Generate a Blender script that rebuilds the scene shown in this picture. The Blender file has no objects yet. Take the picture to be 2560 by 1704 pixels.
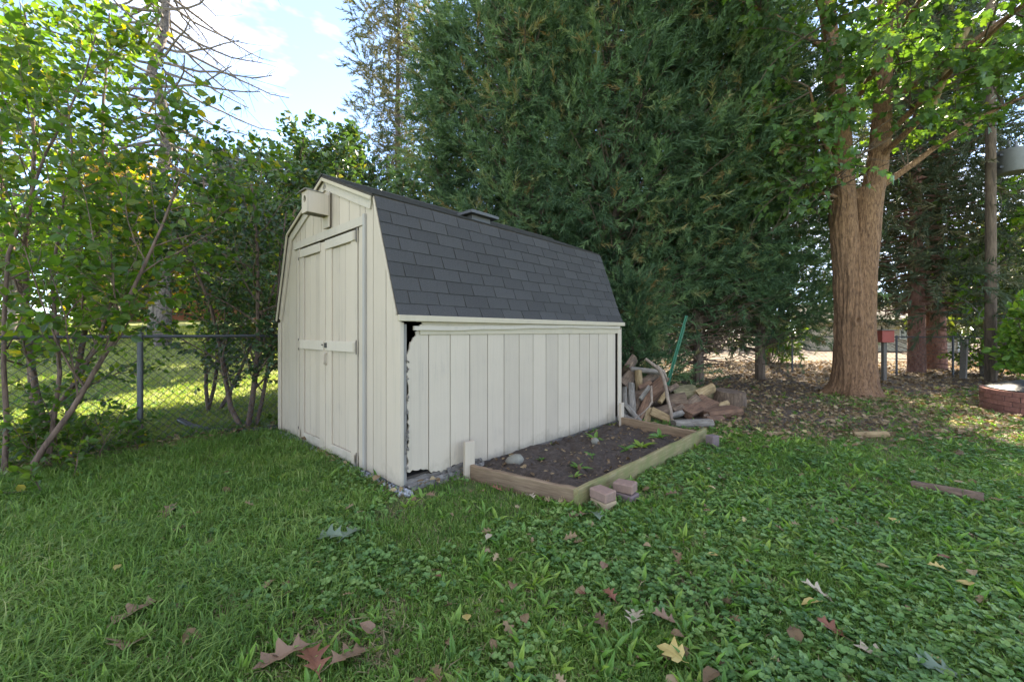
import bpy, math, random
import numpy as np
from mathutils import Matrix, Vector

SC = bpy.context.scene
COL = SC.collection
PI = math.pi
rng = np.random.default_rng(7)

# ------------------------------------------------------------------ camera, sky, sun, exposure
CAMZ = 1.2
cam = bpy.data.cameras.new('camera')
cam.sensor_width = 36.0
cam.lens = 36.0 * 1011 / 2560
cam.shift_y = -23.0 / 2560
cam.clip_end = 600
cam.clip_start = 0.05
camo = bpy.data.objects.new('camera', cam)
COL.objects.link(camo)
camo.location = (0, 0, CAMZ)
camo.rotation_euler = (PI / 2, 0, 0)
SC.camera = camo

SUN_AZ, SUN_EL = math.radians(28), math.radians(42)      # azimuth measured from +Y towards +X
world = bpy.data.worlds.new('World')
SC.world = world
world.use_nodes = True
wn, wl = world.node_tree.nodes, world.node_tree.links
wn.clear()
w_out = wn.new('ShaderNodeOutputWorld')
w_bg = wn.new('ShaderNodeBackground')
w_sky = wn.new('ShaderNodeTexSky')
w_sky.sky_type = 'NISHITA'
w_sky.sun_disc = False
w_sky.sun_elevation = SUN_EL
w_sky.sun_rotation = SUN_AZ
w_sky.air_density = 0.8
w_sky.altitude = 3500
w_sky.dust_density = 0.4
w_sky.ozone_density = 2.0
w_bg.inputs['Strength'].default_value = 0.15
w_tc = wn.new('ShaderNodeTexCoord')
w_mp = wn.new('ShaderNodeMapping')
w_mp.inputs['Scale'].default_value = (1.0, 1.0, 2.6)
w_mp.inputs['Location'].default_value = (7.7, 2.1, 5.5)
w_nz = wn.new('ShaderNodeTexNoise')
w_nz.inputs['Scale'].default_value = 1.9
w_nz.inputs['Detail'].default_value = 6
w_nz.inputs['Roughness'].default_value = 0.55
w_rp = wn.new('ShaderNodeValToRGB')
w_rp.color_ramp.elements[0].position = 0.47
w_rp.color_ramp.elements[1].position = 0.84
w_mx = wn.new('ShaderNodeMix')
w_mx.data_type = 'RGBA'
w_sc = wn.new('ShaderNodeMath')
w_sc.operation = 'MULTIPLY'
w_sc.inputs[1].default_value = 0.85
wl.new(w_tc.outputs['Generated'], w_mp.inputs['Vector'])
wl.new(w_mp.outputs[0], w_nz.inputs['Vector'])
wl.new(w_nz.outputs['Fac'], w_rp.inputs[0])
wl.new(w_rp.outputs[0], w_sc.inputs[0])
wl.new(w_sc.outputs[0], w_mx.inputs['Factor'])
wl.new(w_sky.outputs[0], w_mx.inputs['A'])
w_mx.inputs['B'].default_value = (7.2, 6.7, 5.9, 1)
wl.new(w_mx.outputs['Result'], w_bg.inputs['Color'])
wl.new(w_bg.outputs[0], w_out.inputs['Surface'])

sun = bpy.data.lights.new('sun', 'SUN')
sun.energy = 5.0
sun.angle = math.radians(0.53)
sun.color = (1.0, 0.93, 0.80)
suno = bpy.data.objects.new('sun', sun)
COL.objects.link(suno)
sd = Vector((math.sin(SUN_AZ) * math.cos(SUN_EL), math.cos(SUN_AZ) * math.cos(SUN_EL), math.sin(SUN_EL)))
suno.rotation_euler = sd.to_track_quat('Z', 'Y').to_euler()
suno.location = (10, 20, 20)

SC.view_settings.view_transform = 'Standard'
SC.view_settings.look = 'None'
SC.view_settings.gamma = 1.0
SC.view_settings.exposure = 2.65
SC.view_settings.use_white_balance = True          # camera set for open shade
SC.view_settings.white_balance_temperature = 7600
SC.view_settings.use_curve_mapping = False
SC.cycles.max_bounces = 6
SC.cycles.diffuse_bounces = 4
SC.cycles.glossy_bounces = 2
SC.cycles.transmission_bounces = 4
SC.cycles.transparent_max_bounces = 4
SC.cycles.use_denoising = True
SC.cycles.caustics_reflective = False
SC.cycles.caustics_refractive = False

# ------------------------------------------------------------------ helpers
def tag(o, label=None, cat=None, group=None, kind=None):
    if label: o['label'] = label
    if cat: o['category'] = cat
    if group: o['group'] = group
    if kind: o['kind'] = kind
    return o

def empty(name, loc=(0, 0, 0), rz=0.0, parent=None):
    o = bpy.data.objects.new(name, None)
    COL.objects.link(o)
    o.location = loc
    o.rotation_euler = (0, 0, rz)
    o.empty_display_size = 0.1
    if parent: o.parent = parent
    return o

def make_mesh(name, chunks, mat, smooth=False, tint=None):
    """chunks: list of (V (n,3), F (m,3) or (m,4)) -> mesh"""
    vs, loops, tot, off = [], [], [], 0
    for V, F in chunks:
        V = np.asarray(V, dtype=np.float32).reshape(-1, 3)
        F = np.asarray(F, dtype=np.int32)
        vs.append(V)
        loops.append((F + off).ravel())
        tot.append(np.full(len(F), F.shape[1], dtype=np.int32))
        off += len(V)
    V = np.concatenate(vs); Lp = np.concatenate(loops); T = np.concatenate(tot)
    me = bpy.data.meshes.new(name)
    me.vertices.add(len(V)); me.loops.add(len(Lp)); me.polygons.add(len(T))
    me.vertices.foreach_set('co', V.ravel())
    me.loops.foreach_set('vertex_index', Lp)
    st = np.concatenate([[0], np.cumsum(T)[:-1]]).astype(np.int32)
    me.polygons.foreach_set('loop_start', st)
    if smooth:
        me.polygons.foreach_set('use_smooth', np.ones(len(T), dtype=bool))
    else:
        me.polygons.foreach_set('use_smooth', np.zeros(len(T), dtype=bool))
    if tint is not None:
        a = me.attributes.new('tint', 'FLOAT', 'POINT')
        a.data.foreach_set('value', np.asarray(tint, dtype=np.float32))
    me.update(calc_edges=True)
    me.validate()
    if mat: me.materials.append(mat)
    return me

def link(name, me, parent=None, loc=(0, 0, 0), rot=(0, 0, 0)):
    o = bpy.data.objects.new(name, me)
    COL.objects.link(o)
    o.location = loc
    o.rotation_euler = rot
    if parent: o.parent = parent
    return o

def obj(name, chunks, mat, parent=None, loc=(0, 0, 0), rot=(0, 0, 0), smooth=False, tint=None):
    return link(name, make_mesh(name, chunks, mat, smooth, tint), parent, loc, rot)

BOXF = np.array([(0, 3, 2, 1), (4, 5, 6, 7), (0, 1, 5, 4), (1, 2, 6, 5), (2, 3, 7, 6), (3, 0, 4, 7)])
def box(x0, x1, y0, y1, z0, z1):
    return np.array([(x0, y0, z0), (x1, y0, z0), (x1, y1, z0), (x0, y1, z0),
                     (x0, y0, z1), (x1, y0, z1), (x1, y1, z1), (x0, y1, z1)], float), BOXF

def cham(x0, x1, y0, y1, z0, z1, c=0.004):
    """box with chamfered long edges (24 verts) for things near enough to catch an edge light"""
    P = []
    for ix, x in ((0, x0), (1, x1)):
        for iy, y in ((0, y0), (1, y1)):
            for iz, z in ((0, z0), (1, z1)):
                sx, sy, sz = (c if ix == 0 else -c), (c if iy == 0 else -c), (c if iz == 0 else -c)
                P += [(x, y + sy, z + sz), (x + sx, y, z + sz), (x + sx, y + sy, z)]
    import bmesh
    bm = bmesh.new()
    for p in P: bm.verts.new(p)
    r = bmesh.ops.convex_hull(bm, input=bm.verts)
    bm.verts.ensure_lookup_table(); bm.verts.index_update()
    V = np.array([v.co[:] for v in bm.verts]); F = np.array([[v.index for v in f.verts] for f in bm.faces if len(f.verts) == 3])
    bm.free()
    return V, F

def prism(poly, a0, a1, axis='x'):
    """2D polygon extruded; returns (verts, faces ngon list)"""
    n = len(poly)
    def mk(p, a):
        return (a, p[0], p[1]) if axis == 'x' else ((p[0], a, p[1]) if axis == 'y' else (p[0], p[1], a))
    V = [mk(p, a0) for p in poly] + [mk(p, a1) for p in poly]
    F = [tuple(range(n)), tuple(range(2 * n - 1, n - 1, -1))]
    for i in range(n):
        j = (i + 1) % n
        F.append((i, i + n, j + n, j))
    return V, F

def obj_ng(name, V, F, mat, parent=None, loc=(0, 0, 0), rot=(0, 0, 0)):
    import bmesh
    me = bpy.data.meshes.new(name)
    me.from_pydata([tuple(v) for v in V], [], F)
    bm = bmesh.new(); bm.from_mesh(me)
    bmesh.ops.recalc_face_normals(bm, faces=bm.faces)
    bm.to_mesh(me); bm.free()
    me.materials.append(mat)
    return link(name, me, parent, loc, rot)

def tube(pts, rad, sides=8, cap=True):
    pts = np.asarray(pts, float); n = len(pts)
    rad = np.broadcast_to(np.asarray(rad, float), (n,))
    T = np.gradient(pts, axis=0)
    T /= np.linalg.norm(T, axis=1)[:, None] + 1e-9
    ref = np.array([0.0, 0, 1]) if abs(T[0, 2]) < 0.9 else np.array([1.0, 0, 0])
    ang = np.arange(sides) * 2 * PI / sides
    V = np.zeros((n, sides, 3))
    u = None
    for i in range(n):
        if u is None: u = np.cross(T[i], ref)
        else: u = u - T[i] * (u @ T[i])
        u /= np.linalg.norm(u) + 1e-9
        w = np.cross(T[i], u)
        V[i] = pts[i] + rad[i] * (np.cos(ang)[:, None] * u + np.sin(ang)[:, None] * w)
    V = V.reshape(-1, 3)
    i, j = np.meshgrid(np.arange(n - 1), np.arange(sides), indexing='ij')
    a = i * sides + j; b = i * sides + (j + 1) % sides
    F = np.stack([a, b, b + sides, a + sides], -1).reshape(-1, 4)
    if cap:
        V = np.concatenate([V, pts[[0]], pts[[-1]]])
        k = n * sides
        jj = np.arange(sides)
        F2 = np.concatenate([np.stack([np.full(sides, k), (jj + 1) % sides, jj, jj], -1),
                             np.stack([np.full(sides, k + 1), (n - 1) * sides + jj, (n - 1) * sides + (jj + 1) % sides, (n - 1) * sides + (jj + 1) % sides], -1)])
        return [(V, F), (V, F2[:, :3])]
    return [(V, F)]

def tubes(lst, sides=5):
    out = []
    for pts, rad in lst:
        out += tube(pts, rad, sides, cap=False)
    return out

def unit(v):
    v = np.asarray(v, float)
    return v / (np.linalg.norm(v, axis=-1, keepdims=True) + 1e-9)

def frames(d, nrm):
    """rotation matrices whose local Y is d and local Z close to nrm. (N,3,3) columns x,y,z"""
    y = unit(d); z = unit(nrm - (nrm * y).sum(-1, keepdims=True) * y)
    x = np.cross(y, z)
    return np.stack([x, y, z], -1)

def scatter(tv, tf, pos, R, scale):
    N, k = len(pos), len(tv)
    V = np.einsum('nij,kj->nki', R, tv) * np.asarray(scale).reshape(-1, 1, 1) + pos[:, None, :]
    F = (tf[None] + (np.arange(N) * k)[:, None, None]).reshape(-1, tf.shape[1])
    return V.reshape(-1, 3), F

def ss(t):
    t = np.clip(t, 0, 1)
    return t * t * (3 - 2 * t)

_ng = np.random.default_rng(99)
_NT = _ng.random((64, 64, 64)).astype(np.float32)
def vnoise(p, s=1.0):
    p = np.asarray(p, float) * s
    i = np.floor(p).astype(int); f = p - i; f = f * f * (3 - 2 * f)
    r = 0
    for dx in (0, 1):
        for dy in (0, 1):
            for dz in (0, 1):
                w = (f[..., 0] if dx else 1 - f[..., 0]) * (f[..., 1] if dy else 1 - f[..., 1]) * (f[..., 2] if dz else 1 - f[..., 2])
                r = r + w * _NT[(i[..., 0] + dx) % 64, (i[..., 1] + dy) % 64, (i[..., 2] + dz) % 64]
    return r

# ------------------------------------------------------------------ materials
class NT:
    def __init__(self, name):
        self.m = bpy.data.materials.new(name)
        self.m.use_nodes = True
        self.n = self.m.node_tree.nodes; self.l = self.m.node_tree.links
        self.b = self.n['Principled BSDF']; self.o = self.n['Material Output']
    def new(self, t, **kw):
        nd = self.n.new(t)
        for k, v in kw.items():
            if k in nd.inputs.keys(): nd.inputs[k].default_value = v
            else: setattr(nd, k, v)
        return nd
    def ln(self, a, b): self.l.new(a, b)
    def coord(self, scale=(1, 1, 1), kind='Object'):
        tc = self.new('ShaderNodeTexCoord'); mp = self.new('ShaderNodeMapping')
        mp.inputs['Scale'].default_value = scale
        self.ln(tc.outputs[kind], mp.inputs['Vector'])
        return mp.outputs[0]
    def noise(self, vec, scale, detail=4, rough=0.55, dist=0.0):
        nz = self.new('ShaderNodeTexNoise')
        nz.inputs['Scale'].default_value = scale; nz.inputs['Detail'].default_value = detail
        nz.inputs['Roughness'].default_value = rough; nz.inputs['Distortion'].default_value = dist
        if vec is not None: self.ln(vec, nz.inputs['Vector'])
        return nz.outputs['Fac']
    def ramp(self, fac, stops):
        r = self.new('ShaderNodeValToRGB')
        e = r.color_ramp.elements
        while len(e) < len(stops): e.new(0.5)
        for k, (p, c) in enumerate(stops):
            e[k].position = p; e[k].color = (*c, 1) if len(c) == 3 else c
        self.ln(fac, r.inputs[0])
        return r.outputs[0]
    def math(self, op, a, b):
        m = self.new('ShaderNodeMath', operation=op)
        for k, v in enumerate((a, b)):
            if isinstance(v, (int, float)): m.inputs[k].default_value = v
            else: self.ln(v, m.inputs[k])
        return m.outputs[0]
    def mix(self, fac, a, b, blend='MIX'):
        m = self.new('ShaderNodeMix'); m.data_type = 'RGBA'; m.blend_type = blend
        for key, v in (('Factor', fac), ('A', a), ('B', b)):
            if isinstance(v, (int, float)): m.inputs[key].default_value = v
            elif isinstance(v, tuple): m.inputs[key].default_value = (*v, 1)
            else: self.ln(v, m.inputs[key])
        return m.outputs['Result']
    def bump(self, h, strength=0.4, dist=0.01):
        b = self.new('ShaderNodeBump')
        b.inputs['Strength'].default_value = strength; b.inputs['Distance'].default_value = dist
        self.ln(h, b.inputs['Height']); self.ln(b.outputs[0], self.b.inputs['Normal'])
    def col(self, c):
        if isinstance(c, tuple): self.b.inputs['Base Color'].default_value = (*c, 1)
        else: self.ln(c, self.b.inputs['Base Color'])
    def rough(self, r): self.b.inputs['Roughness'].default_value = r
    def rnd(self):
        return self.new('ShaderNodeObjectInfo').outputs['Random']

def mat_paint(name, base, worn=(0.30, 0.27, 0.23), grain_axis='z', wear=0.5):
    t = NT(name)
    sc = {'z': (22, 22, 1.2), 'y': (22, 1.2, 22), 'x': (1.2, 22, 22)}[grain_axis]
    gr = t.noise(t.coord(sc), 3.0, 6, 0.65)
    bl = t.noise(t.coord((1, 1, 1)), 3.0, 5, 0.6)
    fine = t.noise(t.coord((1, 1, 1)), 60, 3, 0.6)
    dark = tuple(c * 0.84 for c in base)
    c = t.mix(bl, base, dark)
    c = t.mix(t.math('MULTIPLY', gr, 0.35), c, tuple(x * 0.72 for x in base))
    msk = t.ramp(t.math('ADD', t.math('MULTIPLY', gr, 0.6), t.math('MULTIPLY', bl, 0.5)), [(0.64, (0, 0, 0)), (0.75, (wear, wear, wear))])
    c = t.mix(msk, c, worn)
    sz = t.new('ShaderNodeSeparateXYZ'); t.ln(t.coord(), sz.inputs[0])
    st = t.noise(t.coord((9, 9, .35)), 2.0, 5, 0.7)
    c = t.mix(t.ramp(st, [(0.52, (0, 0, 0)), (0.74, (0.30, 0.30, 0.30))]), c, (0.27, 0.245, 0.20))
    dm = t.ramp(t.math('ADD', t.math('MULTIPLY', sz.outputs[2], -2.2), t.math('MULTIPLY', t.noise(t.coord(), 7, 5, 0.7), 0.9)), [(0.28, (0, 0, 0)), (0.62, (0.55, 0.55, 0.55))])
    c = t.mix(dm, c, (0.20, 0.18, 0.125))
    v = t.math('ADD', t.math('MULTIPLY', t.rnd(), 0.14), 0.90)
    c = t.mix(1.0, c, v, 'MULTIPLY')
    t.col(c); t.rough(0.75)
    t.bump(t.math('ADD', gr, t.math('MULTIPLY', fine, 0.3)), 0.35, 0.004)
    return t.m

def mat_wood(name, c1, c2, c3=None, axis='x', scale=1.0, moss=None, rough=0.85):
    t = NT(name)
    sc = {'z': (20, 20, 1.5), 'y': (20, 1.5, 20), 'x': (1.5, 20, 20)}[axis]
    gr = t.noise(t.coord(tuple(s * scale for s in sc)), 2.2, 7, 0.7, 0.3)
    bl = t.noise(t.coord((1, 1, 1)), 3.5 * scale, 5, 0.6)
    c = t.ramp(gr, [(0.3, c1), (0.55, c2), (0.75, c3 or c2)])
    c = t.mix(t.math('MULTIPLY', bl, 0.5), c, tuple(x * 0.5 for x in c1))
    if moss:
        mm = t.ramp(t.noise(t.coord((1, 1, 1)), 5.0, 6, 0.65), [(0.42, (0, 0, 0)), (0.62, (0.85, 0.85, 0.85))])
        c = t.mix(mm, c, moss)
    v = t.math('ADD', t.math('MULTIPLY', t.rnd(), 0.4), 0.78)
    c = t.mix(1.0, c, v, 'MULTIPLY')
    t.col(c); t.rough(rough); t.bump(gr, 0.6, 0.006)
    return t.m

def mat_simple(name, c, rough=0.6, metal=0.0, var=0.25, ns=12, bump=0.15, bd=0.003):
    t = NT(name)
    nz = t.noise(t.coord(), ns, 6, 0.65)
    t.col(t.mix(nz, tuple(x * (1 - var) for x in c), tuple(min(1, x * (1 + var)) for x in c)))
    t.rough(rough); t.b.inputs['Metallic'].default_value = metal
    t.bump(nz, bump, bd)
    return t.m

def mat_leaf(name, stops, trans=0.38, rough=0.45, tcol=(1.25, 1.35, 0.55), spec=0.35, source='tint'):
    t = NT(name)
    if source == 'tint':
        a = t.new('ShaderNodeAttribute'); a.attribute_name = 'tint'; fac = a.outputs['Fac']
    else:
        gp = t.new('ShaderNodeNewGeometry')
        big = t.noise(gp.outputs['Position'], 0.9, 4, 0.6)
        fac = t.math('ADD', t.math('MULTIPLY', t.rnd(), 0.75), t.math('MULTIPLY', t.math('SUBTRACT', big, 0.33), 0.75))
    fac = t.math('ADD', fac, t.math('MULTIPLY', t.math('SUBTRACT', t.noise(t.coord(kind='Object'), 3.0, 2), 0.5), 0.35))
    c = t.ramp(fac, stops)
    t.col(c); t.rough(rough); t.b.inputs['Specular IOR Level'].default_value = spec
    tr = t.new('ShaderNodeBsdfTranslucent')
    tc = t.mix(1.0, c, tcol, 'MULTIPLY')
    t.ln(tc, tr.inputs['Color'])
    mx = t.new('ShaderNodeMixShader'); mx.inputs[0].default_value = trans
    t.ln(t.b.outputs[0], mx.inputs[1]); t.ln(tr.outputs[0], mx.inputs[2])
    t.ln(mx.outputs[0], t.o.inputs['Surface'])
    return t.m

def mat_bark(name, c1, c2, scale=6, stretch=6, bump=0.8, bd=0.02, lichen=None):
    t = NT(name)
    v = t.coord((stretch, stretch, 1))
    a = t.noise(v, scale / stretch * 2.2, 7, 0.7, 0.6)
    b = t.noise(t.coord(), 2.0, 4)
    c = t.ramp(a, [(0.38, c1), (0.5, tuple(.45 * x + .55 * y for x, y in zip(c1, c2))), (0.62, c2)])
    c = t.mix(t.math('MULTIPLY', b, 0.30), c, c1)
    if lichen:
        c = t.mix(t.ramp(t.noise(t.coord(), 4.5, 5, 0.7), [(0.55, (0, 0, 0)), (0.7, (0.6, 0.6, 0.6))]), c, lichen)
    t.col(c); t.rough(0.9); t.bump(a, bump, bd)
    return t.m

M = {}
PAINT = (0.51, 0.422, 0.322)
M['paint'] = mat_paint('cream_paint', PAINT)
M['paint_x'] = mat_paint('cream_paint_trim', (0.52, 0.445, 0.35), grain_axis='x')
M['paint_y'] = mat_paint('cream_paint_rail', (0.53, 0.455, 0.36), grain_axis='y', wear=0.6)
M['paint_tan'] = mat_paint('tan_trim_paint', (0.50, 0.42, 0.30), grain_axis='x', wear=0.4)
M['paint_shaded'] = mat_paint('shaded_trim_paint', (0.36, 0.33, 0.29), grain_axis='z')  # grey stands in for the shadow on the side of the trim
M['oldwood'] = mat_wood('rotten_grey_wood', (0.10, 0.085, 0.07), (0.20, 0.175, 0.15), (0.30, 0.27, 0.24), 'x')
M['studwood'] = mat_wood('stud_wood', (0.15, 0.13, 0.11), (0.27, 0.25, 0.22), (0.33, 0.31, 0.28), 'z')
M['darkin'] = mat_simple('dark_interior_wood', (0.05, 0.04, 0.03), 0.9)
M['bedwood'] = mat_wood('bed_board_wood', (0.12, 0.075, 0.042), (0.26, 0.175, 0.105), (0.37, 0.265, 0.165), 'x')
M['mosswood'] = mat_wood('mossy_bed_board_wood', (0.17, 0.13, 0.05), (0.31, 0.25, 0.12), (0.40, 0.34, 0.20), 'x', moss=(0.16, 0.17, 0.055))
M['metal_dark'] = mat_simple('dark_hinge_metal', (0.06, 0.055, 0.05), 0.6, 0.4)
M['galv'] = mat_simple('galvanised_steel', (0.075, 0.08, 0.09), 0.5, 0.4, 0.3, 30)
M['vent'] = mat_simple('grey_vent_metal', (0.085, 0.083, 0.08), 0.55, 0.3)
M['vent_grey'] = mat_simple('grey_transformer_paint', (0.15, 0.155, 0.165), 0.6, 0.1)
M['green_metal'] = mat_simple('green_post_paint', (0.012, 0.115, 0.06), 0.4, 0.0, 0.3, 20)
M['plastic'] = mat_simple('black_plastic', (0.018, 0.02, 0.024), 0.35)
M['stone'] = mat_simple('pale_stone', (0.20, 0.19, 0.15), 0.9, 0, 0.4, 14, 0.5, 0.01)
M['gravel'] = mat_simple('blue_grey_gravel', (0.34, 0.35, 0.37), 0.85, 0, 0.6, 9, 0.4)
M['paver_red'] = mat_simple('red_paver', (0.235, 0.150, 0.115), 0.9, 0, 0.35, 40, 0.4, 0.004)
M['paver_tan'] = mat_simple('tan_paver', (0.33, 0.245, 0.15), 0.9, 0, 0.3, 40, 0.4, 0.004)
M['paver_dark'] = mat_simple('dark_paver', (0.15, 0.11, 0.105), 0.9, 0, 0.35, 40, 0.4, 0.004)
M['mortar'] = mat_simple('dark_joint', (0.06, 0.05, 0.045), 0.95)
M['lid'] = mat_simple('dark_steel_lid', (0.055, 0.06, 0.07), 0.42, 0.6, 0.3, 6)

def mat_brick():
    t = NT('pit_brick')
    nz = t.noise(t.coord(), 25, 5, 0.6)
    c = t.ramp(nz, [(0.3, (0.22, 0.085, 0.06)), (0.7, (0.34, 0.15, 0.11))])
    v = t.math('ADD', t.math('MULTIPLY', t.rnd(), 0.5), 0.72)
    t.col(t.mix(1.0, c, v, 'MULTIPLY')); t.rough(0.9); t.bump(nz, 0.4, 0.004)
    return t.m
M['brick'] = mat_brick()

def mat_shingle():
    t = NT('charcoal_shingle')
    v = t.coord()
    g = t.noise(v, 160, 3, 0.7)
    b = t.noise(v, 2.2, 4, 0.6)
    c = t.ramp(g, [(0.3, (0.022, 0.021, 0.0205)), (0.55, (0.044, 0.0425, 0.041)), (0.75, (0.105, 0.101, 0.096))])
    c = t.mix(t.math('MULTIPLY', b, 0.45), c, (0.085, 0.081, 0.078))
    k = t.math('ADD', t.math('MULTIPLY', t.rnd(), 0.24), 0.70)
    t.col(t.mix(1.0, c, k, 'MULTIPLY')); t.rough(0.95); t.bump(g, 0.5, 0.003)
    return t.m
M['shingle'] = mat_shingle()

def mat_log(name, c1, c2, c3):
    t = NT(name)
    gr = t.noise(t.coord((14, 14, 2)), 2.5, 7, 0.7, 0.5)
    bl = t.noise(t.coord(), 7, 5, 0.65)
    c = t.ramp(gr, [(0.28, c1), (0.5, c2), (0.72, c3)])
    c = t.mix(t.ramp(bl, [(0.4, (0, 0, 0)), (0.7, (0.7, 0.7, 0.7))]), c, c1)
    t.col(c); t.rough(0.92); t.bump(gr, 0.8, 0.012)
    return t.m
M['log_brown'] = mat_log('brown_firewood', (0.05, 0.033, 0.022), (0.14, 0.092, 0.06), (0.26, 0.18, 0.12))
M['log_red'] = mat_log('reddish_firewood', (0.06, 0.032, 0.02), (0.16, 0.085, 0.05), (0.27, 0.16, 0.095))
M['log_grey'] = mat_log('grey_firewood', (0.09, 0.075, 0.06), (0.20, 0.175, 0.145), (0.33, 0.29, 0.245))
M['log_tan'] = mat_log('tan_split_firewood', (0.14, 0.09, 0.04), (0.29, 0.20, 0.10), (0.40, 0.30, 0.17))
M['log_moss'] = mat_log('mossy_firewood', (0.06, 0.055, 0.025), (0.19, 0.16, 0.08), (0.34, 0.28, 0.17))
M['stick'] = mat_log('grey_brown_stick', (0.13, 0.095, 0.07), (0.26, 0.20, 0.15), (0.36, 0.29, 0.23))

M['bark_maple'] = mat_bark('maple_bark', (0.085, 0.042, 0.021), (0.33, 0.180, 0.092), 20, 5, 1.0, 0.03)
M['bark_brown'] = mat_bark('brown_bark', (0.055, 0.038, 0.026), (0.17, 0.12, 0.085))
M['bark_sapling'] = mat_bark('sapling_bark', (0.065, 0.040, 0.028), (0.17, 0.11, 0.08), 8, 5, 0.4, 0.006)
M['bark_grey'] = mat_bark('grey_bark', (0.10, 0.085, 0.075), (0.30, 0.265, 0.235), 7, 5, 0.6, 0.015)
M['bark_dead'] = mat_bark('dead_spruce_bark', (0.045, 0.036, 0.034), (0.20, 0.165, 0.145), 9, 2, 0.7, 0.02)
M['bark_red'] = mat_bark('reddish_spruce_bark', (0.13, 0.055, 0.04), (0.32, 0.17, 0.13), 7, 3, 0.6, 0.015)
M['twig_dead'] = mat_bark('dead_twig', (0.10, 0.06, 0.042), (0.23, 0.15, 0.11), 8, 3, 0.3, 0.004)

M['l_conifer'] = mat_leaf('conifer_foliage', [(0.0, (0.034, 0.068, 0.034)), (0.5, (0.072, 0.132, 0.060)), (0.85, (0.150, 0.225, 0.095)), (1.0, (0.22, 0.15, 0.06))], 0.28, 0.6, (1.1, 1.2, 0.6), 0.25)
M['l_spruce'] = mat_leaf('spruce_foliage', [(0.0, (0.045, 0.065, 0.038)), (0.6, (0.080, 0.105, 0.058)), (1.0, (0.15, 0.13, 0.07))], 0.2, 0.6, (1.1, 1.2, 0.6), 0.25)
M['l_thin'] = mat_leaf('thin_spruce_foliage', [(0.0, (0.04, 0.06, 0.025)), (0.6, (0.08, 0.09, 0.042)), (1.0, (0.19, 0.155, 0.085))], 0.3, 0.6, (1.2, 1.2, 0.6), 0.25)
M['l_sapling'] = mat_leaf('sapling_leaf', [(0.0, (0.040, 0.090, 0.018)), (0.5, (0.070, 0.140, 0.026)), (0.85, (0.105, 0.16, 0.03)), (0.97, (0.17, 0.21, 0.03)), (1.0, (0.42, 0.32, 0.03))], 0.60, 0.4, (1.5, 1.55, 0.45), 0.5)
M['l_shrub'] = mat_leaf('dark_shrub_leaf', [(0.0, (0.028, 0.062, 0.026)), (0.6, (0.050, 0.100, 0.034)), (0.93, (0.06, 0.10, 0.03)), (1.0, (0.20, 0.17, 0.03))], 0.3, 0.35, (1.3, 1.4, 0.5), 0.5)
M['l_maple'] = mat_leaf('maple_leaf', [(0.0, (0.050, 0.110, 0.036)), (0.55, (0.095, 0.180, 0.042)), (0.9, (0.15, 0.23, 0.045)), (1.0, (0.24, 0.24, 0.04))], 0.42, 0.45, (1.35, 1.45, 0.45), 0.4)
M['l_bush'] = mat_leaf('bright_bush_leaf', [(0.0, (0.07, 0.15, 0.025)), (0.6, (0.13, 0.25, 0.04)), (1.0, (0.24, 0.31, 0.05))], 0.5, 0.45, (1.4, 1.5, 0.4), 0.4)
M['l_autumn'] = mat_leaf('autumn_tree_leaf', [(0.0, (0.09, 0.12, 0.025)), (0.4, (0.20, 0.17, 0.03)), (0.75, (0.36, 0.22, 0.045)), (1.0, (0.40, 0.19, 0.05))], 0.45, 0.5, (1.3, 1.15, 0.5), 0.3)
M['l_far'] = mat_leaf('far_tree_leaf', [(0.0, (0.04, 0.08, 0.02)), (0.6, (0.085, 0.13, 0.03)), (1.0, (0.17, 0.18, 0.04))], 0.4, 0.5, (1.3, 1.3, 0.5), 0.3)
M['grass'] = mat_leaf('grass_blade', [(0.0, (0.055, 0.120, 0.025)), (0.5, (0.130, 0.235, 0.046)), (0.85, (0.225, 0.315, 0.080)), (1.0, (0.40, 0.36, 0.19))], 0.35, 0.5, (1.2, 1.4, 0.5), 0.3, 'rnd')
M['grass_pale'] = mat_leaf('sunlit_lawn_grass', [(0.0, (0.15, 0.20, 0.05)), (0.6, (0.24, 0.29, 0.08)), (1.0, (0.36, 0.36, 0.14))], 0.4, 0.5, (1.2, 1.3, 0.5), 0.3, 'rnd')  # sunshine on the far lawn put into a paler blade colour
M['clover'] = mat_leaf('clover_leaf', [(0.0, (0.055, 0.135, 0.040)), (0.55, (0.125, 0.240, 0.066)), (1.0, (0.235, 0.335, 0.095))], 0.3, 0.5, (1.2, 1.4, 0.5), 0.4, 'rnd')
M['weed'] = mat_leaf('weed_leaf', [(0.0, (0.070, 0.170, 0.035)), (0.55, (0.155, 0.285, 0.055)), (1.0, (0.29, 0.38, 0.07))], 0.38, 0.45, (1.2, 1.4, 0.5), 0.4, 'rnd')
M['litter'] = mat_leaf('leaf_litter', [(0.0, (0.085, 0.055, 0.035)), (0.35, (0.19, 0.125, 0.065)), (0.7, (0.32, 0.235, 0.135)), (0.9, (0.42, 0.34, 0.19)), (1.0, (0.45, 0.38, 0.10))], 0.2, 0.7, (1.1, 0.9, 0.6), 0.25, 'rnd')
M['oak_brown'] = mat_leaf('oak_leaf_brown', [(0.0, (0.13, 0.075, 0.045)), (1.0, (0.29, 0.185, 0.115))], 0.15, 0.55, (1, .9, .7), 0.4)
M['oak_red'] = mat_leaf('oak_leaf_russet', [(0.0, (0.12, 0.04, 0.025)), (1.0, (0.26, 0.11, 0.06))], 0.15, 0.55, (1, .9, .7), 0.4)
M['oak_pale'] = mat_leaf('oak_leaf_pale', [(0.0, (0.30, 0.24, 0.16)), (1.0, (0.46, 0.39, 0.28))], 0.15, 0.6, (1, .9, .7), 0.3)
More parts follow.
